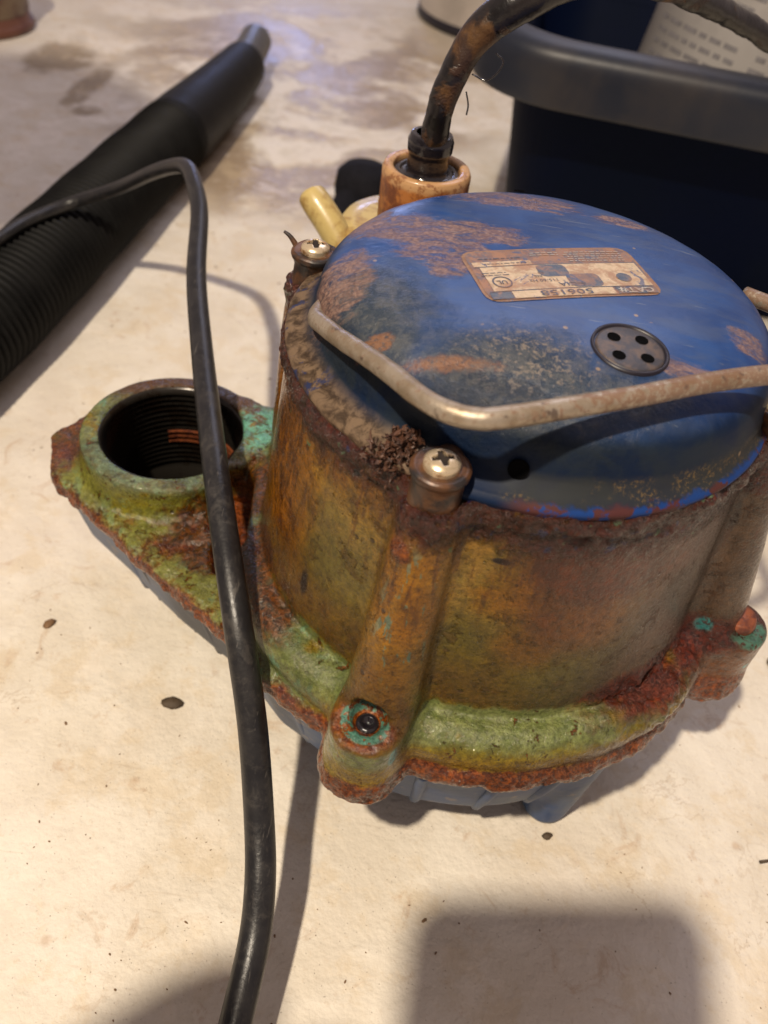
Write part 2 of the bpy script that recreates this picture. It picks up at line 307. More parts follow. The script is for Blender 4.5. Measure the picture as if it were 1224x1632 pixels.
def m_cable(name, c1, c2, rough=.3, sc_=2., dirt=None):
    g = G(name)
    n = g.noise(sc_, 4, .6); n2 = g.noise(.5, 5, .65, .4)
    c = g.mix(g.ss(n, .4, .7), c1, c2)
    if dirt:
        d = g.mx(g.mul(g.blob((-3.0, 8.9, 23.2), (.8, .8, .9), .3, 1.0, 1.5), .75), g.ss(n2, dirt, dirt+.07)); c = g.mix(g.mul(d, .85), c, g.mix(g.ss(n, .4, .6), (.16, .075, .022), (.05, .022, .012)))
        return g.out(c, g.add(g.mul(d, .2), rough), nrm=g.bump(g.add(g.mul(n2, 1.5), g.mul(g.noise(6, 4, .7), g.mul(d, .8))), .8, .07), spec=.5)
    if 'cord' in name:
        du = g.ss(g.noise(1.3, 8, .8, .5), .50, .66); c = g.mix(g.mul(du, .30), c, (.085, .075, .065))
        sc2 = g.ss(g.noise(3., 4, .6, vec=g.stretch((2.5, .25, .6))), .64, .70); c = g.mix(g.mul(sc2, .5), c, (.11, .10, .09))
        return g.out(c, g.add(g.add(g.mul(n, .22), rough-.02), g.mul(g.add(du, sc2), .14)), nrm=g.bump(g.add(g.noise(9, 3), g.mul(g.noise(.8, 4), 1.5)), .3, .03), spec=.42)
    return g.out(c, g.add(g.mul(n, .22), rough-.08), nrm=g.bump(g.noise(9, 3), .12, .02), spec=.16 if 'hose' in name else .5)

M = {}
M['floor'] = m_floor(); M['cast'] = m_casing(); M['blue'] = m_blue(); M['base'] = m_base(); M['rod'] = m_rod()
M['cord'] = m_cable('black_cord_rubber', (.012, .012, .014), (.022, .021, .022), .26, 1.2)
M['bigcord'] = m_cable('grimy_cord_rubber', (.008, .007, .008), (.018, .014, .014), .28, 1., .585)
M['hose'] = m_cable('black_hose_plastic', (.0028, .0028, .003), (.006, .006, .006), .5, .5)
M['greypipe'] = m_simple('grey_pipe_plastic', (.075, .075, .078), .4)
M['screw'] = m_simple('worn_screw_steel', (.78, .64, .44), .26, .7, scale=2.2, col2=(.36, .20, .09), thr=(.56, .68), bump=.1)
M['dark'] = m_simple('dark_hole', (.002, .002, .0025), .9, spec=.05)
M['recess'] = m_simple('dark_recess', (.012, .006, .004), .8)  # near-black sheet laid into the screws' cross slots
M['rust'] = m_simple('rust_crust', (.24, .065, .022), .5, scale=2.5, bump=1., col2=(.09, .022, .012), bs=7, coat=.3)
M['cap'] = m_simple('grimy_steel_cap', (.11, .048, .020), .40, .15, scale=1.5, col2=(.022, .018, .018), bump=.6, bs=6)
M['vent'] = m_simple('grey_vent_plastic', (.035, .035, .045), .45, 0, scale=2.5, col2=(.10, .072, .06))
M['ring'] = m_simple('black_ring', (.012, .010, .018), .4)
M['thread'] = m_simple('oily_black_iron', (.03, .026, .022), .25, .4, scale=.8, col2=(.02, .014, .010), thr=(.5, .6))
def m_conn():
    g = G('stained_cream_plastic'); n = g.noise(.9, 5, .65, .4); run = g.noise(1.2, 7, .72, .2)
    c = g.mix(g.ss(run, .42, .58), (.34, .125, .030), (.12, .036, .012)); c = g.mix(g.mul(g.ss(g.noise(.8, 6, .7, vec=g.vm('ADD', g.p, (31., 7., 3.))), .54, .62), .8), c, (.44, .27, .12))
    c = g.mix(g.ss(g.add(g.z, g.mul(g.add(n, -.5), .9)), 18.05, 18.35), c, (.45, .26, .12))
    c = g.mix(g.mul(g.ss(g.noise(2.2, 6, .75), .50, .60), .75), c, (.17, .052, .016))
    return g.out(c, .38, nrm=g.bump(n, .4, .05), spec=.4, coat=.2)
M['conn'] = m_conn()
M['yellow'] = m_simple('yellowed_plastic', (.50, .385, .15), .35, 0, scale=1.3, col2=(.33, .21, .065), thr=(.48, .66), coat=.2)
M['wetblack'] = m_simple('wet_black_rubber', (.012, .010, .013), .14, 0, scale=1.5, bump=.5, coat=.5)
M['tub'] = m_simple('navy_plastic', (.0008, .0036, .018), .6, 0, scale=.12, col2=(.0016, .0045, .016), bump=.1, spec=.06)
M['tubrim'] = m_simple('dusty_navy_plastic', (.008, .012, .024), .46, 0, scale=.12, col2=(.026, .024, .028), bump=.5, bs=1.2)
M['white'] = m_simple('white_plastic', (.55, .50, .46), .45, 0, scale=.1)
M['paper'] = m_simple('white_label_paper', (.56, .53, .51), .55, 0, scale=.1)
M['ink'] = m_simple('grey_ink', (.20, .19, .20), .6)
M['redcan'] = m_simple('brown_red_enamel', (.075, .022, .018), .4, 0, scale=.3, col2=(.13, .05, .03))
M['canband'] = m_simple('dull_tan_band', (.17, .12, .075), .5, 0, scale=.4, col2=(.09, .04, .03))
M['debris'] = m_simple('dark_grit', (.075, .050, .028), .7, 0, scale=4)
M['debris2'] = m_simple('brown_grit', (.20, .11, .05), .7, 0, scale=4)
M['hair'] = m_simple('dry_brown_fibre', (.10, .045, .026), .4, 0, scale=5, bump=1, col2=(.035, .016, .012))
M['rubber'] = m_simple('dull_black_rubber', (.010, .010, .014), .85, spec=.15)
M['phone'] = m_simple('phone_black', (.02, .02, .022), .3)
M['skin'] = m_simple('skin', (.45, .26, .18), .5, scale=.8, var=.1)
M['cloth'] = m_simple('dark_cloth', (.05, .055, .07), .9, scale=.5)
M['bulb_glass'] = m_simple('lamp_metal', (.3, .3, .3), .4, .8)

# ------------------------------------------------------------------ mesh helpers
def link(name, me, mat, parent, smooth=True, **props):
    if mat is not None: me.materials.append(mat)
    if smooth: me.polygons.foreach_set('use_smooth', np.ones(len(me.polygons), bool))
    o = D.objects.new(name, me); COL.objects.link(o); o.parent = parent
    for k, v in props.items(): o[k] = v
    return o
def mesh(name, v, f, mat, parent=None, smooth=True, **props):
    v = np.asarray(v, float)*S
    me = D.meshes.new(name)
    if isinstance(f, np.ndarray):
        k = f.shape[1]
        me.vertices.add(len(v)); me.vertices.foreach_set('co', v.astype(np.float32).ravel())
        me.loops.add(f.size); me.loops.foreach_set('vertex_index', f.astype(np.int32).ravel())
        me.polygons.add(len(f)); me.polygons.foreach_set('loop_start', np.arange(0, f.size, k, dtype=np.int32))
        me.polygons.foreach_set('loop_total', np.full(len(f), k, np.int32)); me.update(calc_edges=True); me.validate()
    else: me.from_pydata(v.tolist(), [], f)
    return link(name, me, mat, parent, smooth, **props)
def thing(name, label, cat, loc=(0, 0, 0), group=None):
    o = D.objects.new(name, None); COL.objects.link(o); o.location = Vector(loc)*S; o.empty_display_size = .02
    o['label'] = label; o['category'] = cat
    if group: o['group'] = group
    return o
TAB = np.random.RandomState(11).rand(32, 32, 32).astype(np.float32)
def vnoise(p):
    i = np.floor(p).astype(int); f = p-i; f = f*f*(3-2*f); o = 0
    for a in (0, 1):
        for b in (0, 1):
            for c in (0, 1):
                wgt = (f[:, 0] if a else 1-f[:, 0])*(f[:, 1] if b else 1-f[:, 1])*(f[:, 2] if c else 1-f[:, 2])
                o = o+wgt*TAB[(i[:, 0]+a) & 31, (i[:, 1]+b) & 31, (i[:, 2]+c) & 31]
    return o
def fbm(p, s, octv=4):
    o = 0; a = .5; t = 0
    for k in range(octv):
        o = o+a*vnoise(p*s+k*7.3); t += a; s *= 2.03; a *= .55
    return o/t
def grid_faces(nu, nv, cu=True):
    i = np.arange(nu if cu else nu-1)[:, None]; j = np.arange(nv-1)[None, :]
    i2 = (i+1) % nu
    return np.stack([i*nv+j, i2*nv+j, i2*nv+j+1, i*nv+j+1], -1).reshape(-1, 4)
def lathe_v(prof, n=96, c=(0, 0), sub=1):
    prof = np.array(prof, float)
    if sub > 1:
        q = [];
        for a_, b_ in zip(prof[:-1], prof[1:]):
            for t in np.linspace(0, 1, sub+1)[:-1]: q.append(a_*(1-t)+b_*t)
        prof = np.array(q+[prof[-1]])
    th = np.arange(n)*2*math.pi/n
    v = np.zeros((n, len(prof), 3)); v[..., 0] = np.cos(th)[:, None]*prof[None, :, 0]+c[0]; v[..., 1] = np.sin(th)[:, None]*prof[None, :, 0]+c[1]; v[..., 2] = prof[None, :, 1]
    return v.reshape(-1, 3), grid_faces(n, len(prof))
def lathe(name, prof, mat, parent=None, n=96, c=(0, 0), sub=1, jitter=0, tilt=None, **props):
    v, f = lathe_v(prof, n, c, sub)
    if jitter: v = v+(fbm(v+50, .9, 4)-.5)[:, None]*jitter*np.array([1, 1, .6])
    if tilt is not None:
        piv, R = tilt; v = (v-piv)@np.array(R).T+piv
    return mesh(name, v, f, mat, parent, **props)
def smooth_prof(pts, n=6):
    """Catmull-Rom through profile points"""
    p = np.array(pts, float); p = np.vstack([2*p[0]-p[1], p, 2*p[-1]-p[-2]]); o = []
    for i in range(1, len(p)-2):
        for t in np.linspace(0, 1, n, endpoint=False):
            o.append(.5*((2*p[i])+(-p[i-1]+p[i+1])*t+(2*p[i-1]-5*p[i]+4*p[i+1]-p[i+2])*t*t+(-p[i-1]+3*p[i]-3*p[i+1]+p[i+2])*t**3))
    return np.array(o+[p[-2]])
def tube_v(pts, rad, n=20, res=8, cap=True, jit=0):
    P = smooth_prof(pts, res); m = len(P)
    r = np.full(m, rad, float) if not hasattr(rad, '__len__') else np.interp(np.linspace(0, 1, m), np.linspace(0, 1, len(rad)), rad)
    T = np.gradient(P, axis=0); T /= np.linalg.norm(T, axis=1)[:, None]
    a = np.array([0, 0, 1.]) if abs(T[0][2]) < .9 else np.array([1., 0, 0]); N = []
    nrm = a-T[0]*(a@T[0]); nrm /= np.linalg.norm(nrm)
    for i in range(m):
        nrm = nrm-T[i]*(nrm@T[i]); nrm /= np.linalg.norm(nrm); N.append(nrm)
    N = np.array(N); B = np.cross(T, N)
    if cap:
        P = np.vstack([P[0], P, P[-1]]); N = np.vstack([N[0], N, N[-1]]); B = np.vstack([B[0], B, B[-1]]); r = np.concatenate([[1e-4], r, [1e-4]])
    th = np.arange(n)*2*math.pi/n
    v = P[None]+r[None, :, None]*(np.cos(th)[:, None, None]*N[None]+np.sin(th)[:, None, None]*B[None])
    v = v.reshape(-1, 3)
    if jit: v = v+(fbm(v+40, 1.3, 4)-.5)[:, None]*jit
    return v, grid_faces(n, len(P))
def tube(name, pts, rad, mat, parent=None, **k):
    props = {q: k.pop(q) for q in ('label', 'category', 'group', 'kind') if q in k}
    v, f = tube_v(pts, rad, **k); return mesh(name, v, f, mat, parent, **props)

def surfnet(f, mn, h):
    s = f < 0
    c = np.zeros(tuple(k-1 for k in f.shape), np.int8)
    for a_ in (0, 1):
        for b_ in (0, 1):
            for d_ in (0, 1):
                c += s[a_:a_+c.shape[0], b_:b_+c.shape[1], d_:d_+c.shape[2]]
    act = (c > 0) & (c < 8)
    I = np.argwhere(act); idx = np.full(c.shape, -1, np.int32); idx[tuple(I.T)] = np.arange(len(I))
    cv = {}
    for o in [(a_, b_, d_) for a_ in (0, 1) for b_ in (0, 1) for d_ in (0, 1)]:
        cv[o] = f[I[:, 0]+o[0], I[:, 1]+o[1], I[:, 2]+o[2]].astype(float)
    acc = np.zeros((len(I), 3)); cnt = np.zeros(len(I))
    for o in cv:
        for ax in range(3):
            if o[ax] == 0:
                q = list(o); q[ax] = 1; q = tuple(q)
                va, vb = cv[o], cv[q]; cr = (va < 0) != (vb < 0)
                t = np.where(cr, va/np.where(cr, va-vb, 1), 0)
                pt = np.tile(np.array(o, float), (len(I), 1)); pt[:, ax] += t
                acc[cr] += pt[cr]; cnt[cr] += 1
    V = np.array(mn)+h*(I+acc/cnt[:, None])
    F = []
    for ax in range(3):
        u, v = (ax+1) % 3, (ax+2) % 3
        sl0 = [slice(None)]*3; sl1 = [slice(None)]*3; sl0[ax] = slice(0, -1); sl1[ax] = slice(1, None)
        a_, b_ = s[tuple(sl0)], s[tuple(sl1)]
        E = np.argwhere(a_ != b_)
        E = E[(E[:, u] > 0) & (E[:, v] > 0) & (E[:, u] < f.shape[u]-1) & (E[:, v] < f.shape[v]-1)]
        flip = ~a_[tuple(E.T)]
        q = []
        for du, dv in ((1, 1), (0, 1), (0, 0), (1, 0)):
            e = E.copy(); e[:, u] -= du; e[:, v] -= dv; q.append(idx[tuple(e.T)])
        q = np.stack(q, 1); q[flip] = q[flip][:, ::-1]; F.append(q)
    return V, np.vstack(F)
def vnormals(V, F):
    n = np.cross(V[F[:, 2]]-V[F[:, 0]], V[F[:, 3]]-V[F[:, 1]]); N = np.zeros_like(V)
    for k in range(4): np.add.at(N, F[:, k], n)
    return N/(np.linalg.norm(N, axis=1)[:, None]+1e-12)
def laplace(V, F, it=2, lam=.5):
    for _ in range(it):
        A = np.zeros_like(V); c = np.zeros(len(V))
        for k in range(4):
            i, j = F[:, k], F[:, (k+1) % 4]
            for q in range(3): A[:, q] += np.bincount(i, V[j, q], len(V))+np.bincount(j, V[i, q], len(V))
            c += np.bincount(i, minlength=len(V))+np.bincount(j, minlength=len(V))
        V = V+lam*(A/c[:, None]-V)
    return V
def smin(a, b, k):
    h = np.clip(.5+.5*(b-a)/k, 0, 1); return b*(1-h)+a*h-k*h*(1-h)
def smax(a, b, k): return -smin(-a, -b, k)
def axes(mn, mx, h):
    g = [np.arange(mn[i], mx[i]+h, h, dtype=np.float32) for i in range(3)]
    return g[0][:, None, None], g[1][None, :, None], g[2][None, None, :]
def polysd(X, Y, P):
    P = np.array(P, np.float32); d = np.full(np.broadcast(X, Y).shape, 1e9, np.float32); ins = np.zeros(d.shape, bool)
    for i in range(len(P)):
        a_, b_ = P[i], P[(i+1) % len(P)]; e = b_-a_
        t = np.clip(((X-a_[0])*e[0]+(Y-a_[1])*e[1])/(e@e), 0, 1)
        d = np.minimum(d, (X-a_[0]-t*e[0])**2+(Y-a_[1]-t*e[1])**2)
        cr = ((a_[1] > Y) != (b_[1] > Y)) & (X < (b_[0]-a_[0])*(Y-a_[1])/(b_[1]-a_[1]+1e-9)+a_[0])
        ins ^= cr
    d = np.sqrt(d); return np.where(ins, -d, d)
ANG = [math.radians(-108.5+90*k) for k in range(4)]          # the four through-bolt columns
WING = [(-18.4, 3.3), (-17.6, 1.0), (-15.2, -.75), (-12.1, -3.1), (-9.1, -5.0), (-6.8, -7.1), (-4, -8), (-4, 6), (-8, 6.9), (-11, 6.9), (-14.6, 7.1), (-17.0, 5.6)]
PORT = (-13.0, 3.0)

# ------------------------------------------------------------------ the floor
def make_floor():
    nx, ny = 90, 110
    xs = np.linspace(-260, 260, nx); ys = np.linspace(-150, 420, ny)
    v = np.array([(x, y, 0) for x in xs for y in ys])
    mesh('floor', v, grid_faces(nx, ny, False), M['floor'], None, kind='structure')
make_floor()

# ------------------------------------------------------------------ the pump
pump = thing('sump_pump', 'rusty cast iron sump pump with blue enamel cap and green flange', 'pump')
def make_casing():
    h = .09; mn = (-19.2, -12.2, 5.9); x, y, z = axes(mn, (12.2, 10.6, 17.9), h)
    r = np.sqrt(x*x+y*y)
    rb = 8.35-(z-9.2)/8.2*.85
    wall = smax(r-rb, z-17.42, .12)
    out = r-9.75
    wing = polysd(x, y, WING)-.15
    o2 = smin(out, wing, .8)
    for k in (0, 1, 2):
        cx, cy = 10.0*math.cos(ANG[k]), 10.0*math.sin(ANG[k]); o2 = smin(o2, np.sqrt((x-cx)**2+(y-cy)**2)-1.12, .7)
    zt = 7.35+0*r
    fl = smax(smax(o2, z-zt, .35), 6.5-z, .12)
    bead = np.sqrt((r-8.75)**2+((z-8.0)*.95)**2)-.88
    bead = np.where(x > -9.3, bead, bead+(-9.3-x)*.8)
    fl = smin(fl, bead, .35)
    d = smin(wall, fl, .22)
    lipb = np.sqrt(np.maximum(0, np.abs(z-17.0)-.15)**2+(r-7.55)**2)-.17
    d = smin(d, lipb, .25)
    for k in range(4):
        ca, sa = math.cos(ANG[k]), math.sin(ANG[k])
        rr = 7.80+(16.5-z)*(.02 if k == 3 else .18); rad = .86+(16.5-z)*.045
        colm = np.sqrt((x-rr*ca)**2+(y-rr*sa)**2)-rad
        # web that ties the column to the wall
        t = x*ca+y*sa; s_ = -x*sa+y*ca
        webb = np.maximum(np.abs(s_)-rad*1.0, np.maximum(t-rr, 5-t))
        colm = smax(np.minimum(colm, webb), z-17.1, .2)
        d = smin(d, colm, .5)
        if k != 3:
            cx, cy = 10.0*ca, 10.0*sa
            b = smax(np.sqrt((x-cx)**2+(y-cy)**2)-1.18-(9.4-z)*.02, z-9.45, .2); b = smax(b, 6.35-z, .15)
            d = smin(d, b, .45)
            d = smax(d, -(np.sqrt((x-cx)**2+(y-cy)**2+(z-9.75)**2)-.62), .1)
    rp = np.sqrt((x-PORT[0])**2+(y-PORT[1])**2)
    port = smax(smax(rp-3.72-np.clip(8.2-z, 0, 2)*.22, z-8.84, .14), 6.6-z, .2)
    d = smin(d, port, .45)
    web = np.maximum(np.maximum(np.abs(x+9.1)-1.6, np.abs(y-3.9)-1.7), z-8.85)
    web = smax(web, 6-z, .2)
    d = smin(d, web, .6)
    # pocket between port and housing, and the bore
    seg = np.clip((y+2.3)/(3.0), 0, 1)
    pk = np.sqrt((x-(-9.35-.35*seg))**2+(y-(-2.3+3.0*seg))**2)-.72
    d = smax(d, -np.maximum(pk, 6.72-z), .2)
    d = smax(d, -(rp-2.96), .08)
    d = smax(d, -(r-6.2+0*z), .1) if False else d
    V, F = surfnet(d.astype(np.float32), mn, h)
    V = laplace(V, F, 2, .5)
    N = vnormals(V, F)
    x, y, z = V.T; r = np.hypot(x, y)
    lip = np.clip((z-15.9)/.9, 0, 1)*np.clip((r-6.9)/.3, 0, 1)
    edge = np.clip((7.7-z)/.6, 0, 1)
    heap = np.exp(-(((x-6.4)/2.6)**2+((y+6.3)/2.4)**2+((z-9.0)/.9)**2))
    heap2 = np.exp(-(((x+10.3)/1.6)**2+((y+.9)/1.4)**2+((z-7.4)/1.2)**2))
    n1 = fbm(V+60, 1.0, 5)-.5; n2 = fbm(V+90, 2.6, 4)-.5; n0 = fbm(V+20, .35, 3)-.5
    amp = .05*n0+.05*n1+lip*(.42*n2+.28*n1)+edge*(.30*n1+.28*n2)+heap*(.9*np.abs(n1)*1.6+.7*n2+.1)+heap2*(.5*n2)
    nut = np.exp(-(((x+3.15)/.34)**2+((y+8.3)/.5)**2+((z-15.85)/.3)**2)*1.3)*.26
    V = V+N*(amp+nut)[:, None]
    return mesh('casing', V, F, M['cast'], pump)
make_casing()

def make_base():
    h = .14; mn = (-18.6, -11, -.3); x, y, z = axes(mn, (12, 10.5, 6.9), h)
    r = np.sqrt(x*x+y*y)
    o2 = smin(r-9.75, polysd(x, y, WING)-.15, .8)
    d = smax(smax(o2+.42+np.clip(6.4-z, 0, 9)*.21, z-6.5, .05), 1.9-z, 1.3)
    for ang, rr in ((-54, 8.0), (35, 7.4), (100, 7.4), (-120, 5.5)):
        cx, cy = rr*math.cos(math.radians(ang)), rr*math.sin(math.radians(ang))
        c = np.sqrt((x-cx+cx/rr*z*.03)**2+(y-cy+cy/rr*z*.03)**2)-.95-z*.10
        d = smin(d, smax(smax(c, -.0-z, .35), z-6.3, .1), .4)
    cx, cy = -13, 2.5
    d = smin(d, smax(smax(np.sqrt((x-cx)**2+(y-cy)**2)-.9, -z, .2), z-6.2, .1), .4)
    rp = np.sqrt((x-PORT[0])**2+(y-PORT[1])**2)
    d = smax(d, -np.maximum(rp-3.0, 2.6-z), .1)
    seg = np.clip((y+2.3)/3.0, 0, 1)
    pk = np.sqrt((x-(-9.35-.35*seg))**2+(y-(-2.3+3.0*seg))**2)-.72
    d = smax(d, -np.maximum(pk, 3.4-z), .2)
    V, F = surfnet(d.astype(np.float32), mn, h); V = laplace(V, F, 3, .5)
    N = vnormals(V, F); V = V+N*(.08*(fbm(V+30, .5, 4)-.5))[:, None]
    return mesh('pump_base', V, F, M['base'], pump)
make_base()
for t_ in (.3, .62):      # cast seams down the blue wall
    a0 = np.array([-15.2, -.75]); a1 = np.array([-9.1, -5.0]); q = a0*(1-t_)+a1*t_; nn = np.array([-.57, -.82])
    tube('seam', [(*(q-nn*.15), 6.3), (*(q-nn*.72), 4.2), (*(q-nn*1.1), 2.6)], .09, M['ring'], pump, n=8, res=4)

for t_ in (.14, .45, .80):
    a0 = np.array([-15.2, -.75]); a1 = np.array([-9.1, -5.0]); q = a0*(1-t_)+a1*t_; nn = np.array([-.57, -.82])
    tube('base_rib', [(*(q-nn*.45), 6.3), (*(q-nn*.85), 4.4), (*(q-nn*1.35), 2.4)], .26, M['base'], pump, n=12, res=4)
for d_ in (-128, -96, -80, -66, -40):
    e_ = np.array([math.cos(math.radians(d_)), math.sin(math.radians(d_))])
    tube('base_rib', [(*(e_*9.25), 6.3), (*(e_*8.85), 4.4), (*(e_*8.35), 2.6)], .24, M['base'], pump, n=12, res=4)
# discharge port with its female thread
pr = [(3.04, 8.78), (2.98, 8.79), (2.93, 8.70)]
zz = 8.55
while zz > 4.4: pr += [(2.74, zz), (2.93, zz-.14)]; zz -= .28
pr += [(2.75, 4.2), (2.7, 3.4)]
lathe('port_thread', pr, M['thread'], pump, n=120, c=PORT)
lathe('port_floor', [(2.95, 3.6), (2.75, 3.1), (0, 3.0)], M['dark'], pump, n=60, c=PORT)
v, f = lathe_v([(2.88, 6.55), (2.70, 6.41), (2.88, 6.27), (2.70, 6.13), (2.88, 5.99), (2.70, 5.85), (2.88, 5.71)], 120, PORT)
th = np.arctan2(v[:, 1]-PORT[1], v[:, 0]-PORT[0])
k = [i for i in range(len(f)) if all(.55 < th[j] < 2.0 for j in f[i])]
mesh('port_thread', v, f[k], M['rust'], pump, label='rust-orange band of thread deep in the port')

# blue motor cover
DOME = [(7.62, 17.30), (7.66, 17.48), (7.55, 17.62), (7.42, 17.70), (7.26, 17.85), (7.12, 18.1), (7.06, 18.35), (6.99, 18.65), (6.88, 18.95), (6.62, 19.24), (6.22, 19.52), (5.7, 19.74), (5.0, 19.89), (4, 20.0), (2.5, 20.06), (1.2, 20.09), (.001, 20.10)]
def dome_z(x, y):
    r = np.hypot(np.asarray(x)-.28, np.asarray(y)-.14); P = np.array(DOME[9:][::-1]); return np.interp(r, P[:, 0], P[:, 1])
v, f = lathe_v(smooth_prof(DOME, 6), 220)
lf = np.clip((-v[:, 0]-1.0)/2.5, 0, 1)*np.exp(-((v[:, 2]-18.0)/.42)**2)*(v[:, 2] > 17.6)*.0; sh_ = np.clip((v[:, 2]-17.66)/.35, 0, 1); v = v*np.stack([1-lf/7, 1-lf/7, np.ones(len(v))], 1)
q = fbm(v+np.array([3, 9, 4]), .35, 4)-.5; rr = np.hypot(v[:, 0], v[:, 1])
out = np.clip((rr-5)/1.5, 0, 1); v = v+np.stack([v[:, 0]/(rr+.01)*q*.12*out, v[:, 1]/(rr+.01)*q*.12*out, q*.10*out], 1)
v = v+np.stack([sh_*.28, sh_*.14, sh_*0], 1)
mesh('motor_cover', v, f, M['blue'], pump)

# cylinder caps and cross-head screws on the four columns
def screw_field(name, c, r, parent, mat, zf, cross=True, n=56, rot=.3, tilt=(0, 0)):
    xs = np.linspace(-1, 1, n); V = []; idx = {}
    X, Y = np.meshgrid(xs, xs, indexing='ij')
    # disc mapping of a square grid
    U = X*np.sqrt(1-Y*Y/2); W = Y*np.sqrt(1-X*X/2); R = np.hypot(U, W)
    Z = .52*np.sqrt(np.maximum(0, 1-R**2*.93))-.12
    if cross:
        a_, b_ = U*math.cos(rot)+W*math.sin(rot), -U*math.sin(rot)+W*math.cos(rot)
        arm = np.minimum(np.maximum(np.abs(a_)-.19*(1.3-np.abs(b_)), np.abs(b_)-.60), np.maximum(np.abs(b_)-.19*(1.3-np.abs(a_)), np.abs(a_)-.60))
        Z = Z-np.clip((.03-arm)/.06, 0, 1)*np.clip(1.05-R*1.2, .12, 1)*.42
    v = np.stack([c[0]+U*r, c[1]+W*r, c[2]+Z*r+tilt[0]*U*r+tilt[1]*W*r], -1).reshape(-1, 3)
    fs = grid_faces(n, n, False)
    rim = [(0, i) for i in range(n)]+[(i, n-1) for i in range(1, n)]+[(n-1, i) for i in range(n-2, -1, -1)]+[(i, 0) for i in range(n-2, 0, -1)]
    base = len(v); ri = [i*n+j for i, j in rim]; lo = v[ri]-np.array([0, 0, .22*r*2]); v = np.vstack([v, lo]); m = len(ri)
    fs = np.vstack([fs, np.array([[ri[k], ri[(k+1) % m], base+(k+1) % m, base+k] for k in range(m)])])
    o = mesh(name, v, fs, mat, parent)
    if cross:
        A = arm.ravel() < .015; q = grid_faces(n, n, False); q = q[A[q].all(1)]
        mesh('cross_recess', v[:n*n]+np.array([0, 0, .004]), q, M['recess'], o)
    return o
for k in range(4):
    ca, sa = math.cos(ANG[k]), math.sin(ANG[k]); c = (7.68*ca, 7.68*sa)
    cap = lathe('screw_lug', [(.70, 16.3), (.72, 16.7), (.68, 17.75), (.72, 17.95), (.78, 18.05), (.79, 18.17), (.70, 18.24), (.54, 18.20), (.0, 18.18)], M['cap'], pump, n=40, c=c, sub=3, jitter=.16)
    sr = screw_field('screw', (c[0], c[1], 18.33), .48, pump, M['screw'], 0, rot=.35+k)
    # strap joining lug to the cover
    a_ = np.array([6.7*ca, 6.7*sa]); b_ = np.array([7.5*ca, 7.5*sa])
    tube('lug_strap', [(*a_, 17.85), (*b_, 17.85)], .42, M['cap'], pump, n=14, res=3, jit=.08)
# torn steel sliver by the rear left screw
tube('steel_sliver', [(-7.85, 2.75, 17.9), (-8.2, 2.9, 18.3), (-8.45, 2.95, 18.45)], [.12, .05], M['cap'], pump, n=6, res=3)

# lower bolts
for k in range(3):
    ca, sa = math.cos(ANG[k]), math.sin(ANG[k]); cx, cy = 10.0*ca, 10.0*sa
    if k == 0:
        lathe('sunk_bolt', [(.40, 9.05), (.36, 9.27), (.26, 9.33), (.18, 9.30), (.12, 9.18), (0, 9.16)], M['wetblack'], pump, n=24, c=(cx, cy), jitter=.08, label='dark wet bolt sunk in its green and orange boss')
    else:
        lathe('bolt_head', [(.66, 9.2), (.68, 9.7), (.6, 9.86), (.3, 9.93), (0, 9.92)], M['rust'], pump, n=32, c=(cx, cy), sub=3, jitter=.35)

# vent insert, holes
vc = np.array([2.12, -3.5]); vr = 1.02
def drape(name, loops, off, mat, parent, n=1, **pr_):
    """flat polygon laid on the cover"""
    V = []; F = []
    for L in loops:
        b = len(V); L = np.array(L, float); z = dome_z(L[:, 0], L[:, 1])+off
        c = L.mean(0); V += [(x, y, zz_) for (x, y), zz_ in zip(L, z)]+[(c[0], c[1], dome_z(c[0], c[1])+off)]
        m = len(L); F += [(b+i, b+(i+1) % m, b+m) for i in range(m)]
    return mesh(name, V, F, mat, parent, False, **pr_)
circ = lambda c, r, n=40: [(c[0]+r*math.cos(t), c[1]+r*math.sin(t)) for t in np.arange(n)*2*math.pi/n]
zv = dome_z(*vc)
tl = -.10
def on_vent(o):
    return o
vent = lathe('vent_ring', [(vr+.06, -.10), (vr+.05, .025), (vr-.03, .035), (vr-.06, -.03), (vr-.07, -.06)], M['ring'], pump, n=64)
vi = lathe('vent_insert', [(vr-.06, -.06), (vr-.07, .0), (vr-.14, .02), (.4, .03), (.0, .035)], M['vent'], pump, n=64)
nrm = Vector((vc[0]*.016, vc[1]*.016, 1)).normalized(); RM = nrm.to_track_quat('Z', 'Y').to_matrix().to_4x4()
for o in (vent, vi): o.matrix_local = Matrix.Translation(Vector((*vc, zv+.012))*S) @ RM
for k in range(4):
    t = math.radians(20+90*k); q = (.55*math.cos(t), .55*math.sin(t))
    ho = lathe('vent_hole', [(.185, .045), (.17, .037), (.0, .036)], M['dark'], vi, n=20)
    ho.location = Vector((*q, 0))*S
def hole(p, n_, r, name='rivet_hole'):
    o = lathe(name, [(r*1.12, -.02), (r*1.08, .025), (r, .02), (r*.9, -.03+.035), (0, .006)], M['dark'], pump, n=28)
    o.matrix_local = Matrix.Translation(Vector(p)*S) @ Vector(n_).to_track_quat('Z', 'Y').to_matrix().to_4x4()
hole((-.50, -7.0, 18.22), (-.1, -1, .26), .25)
hole((-.72, 6.17, 19.68), (-.05, .45, 1), .17)
hole((4.05, 4.9, 19.62), (.35, .4, 1), .07)

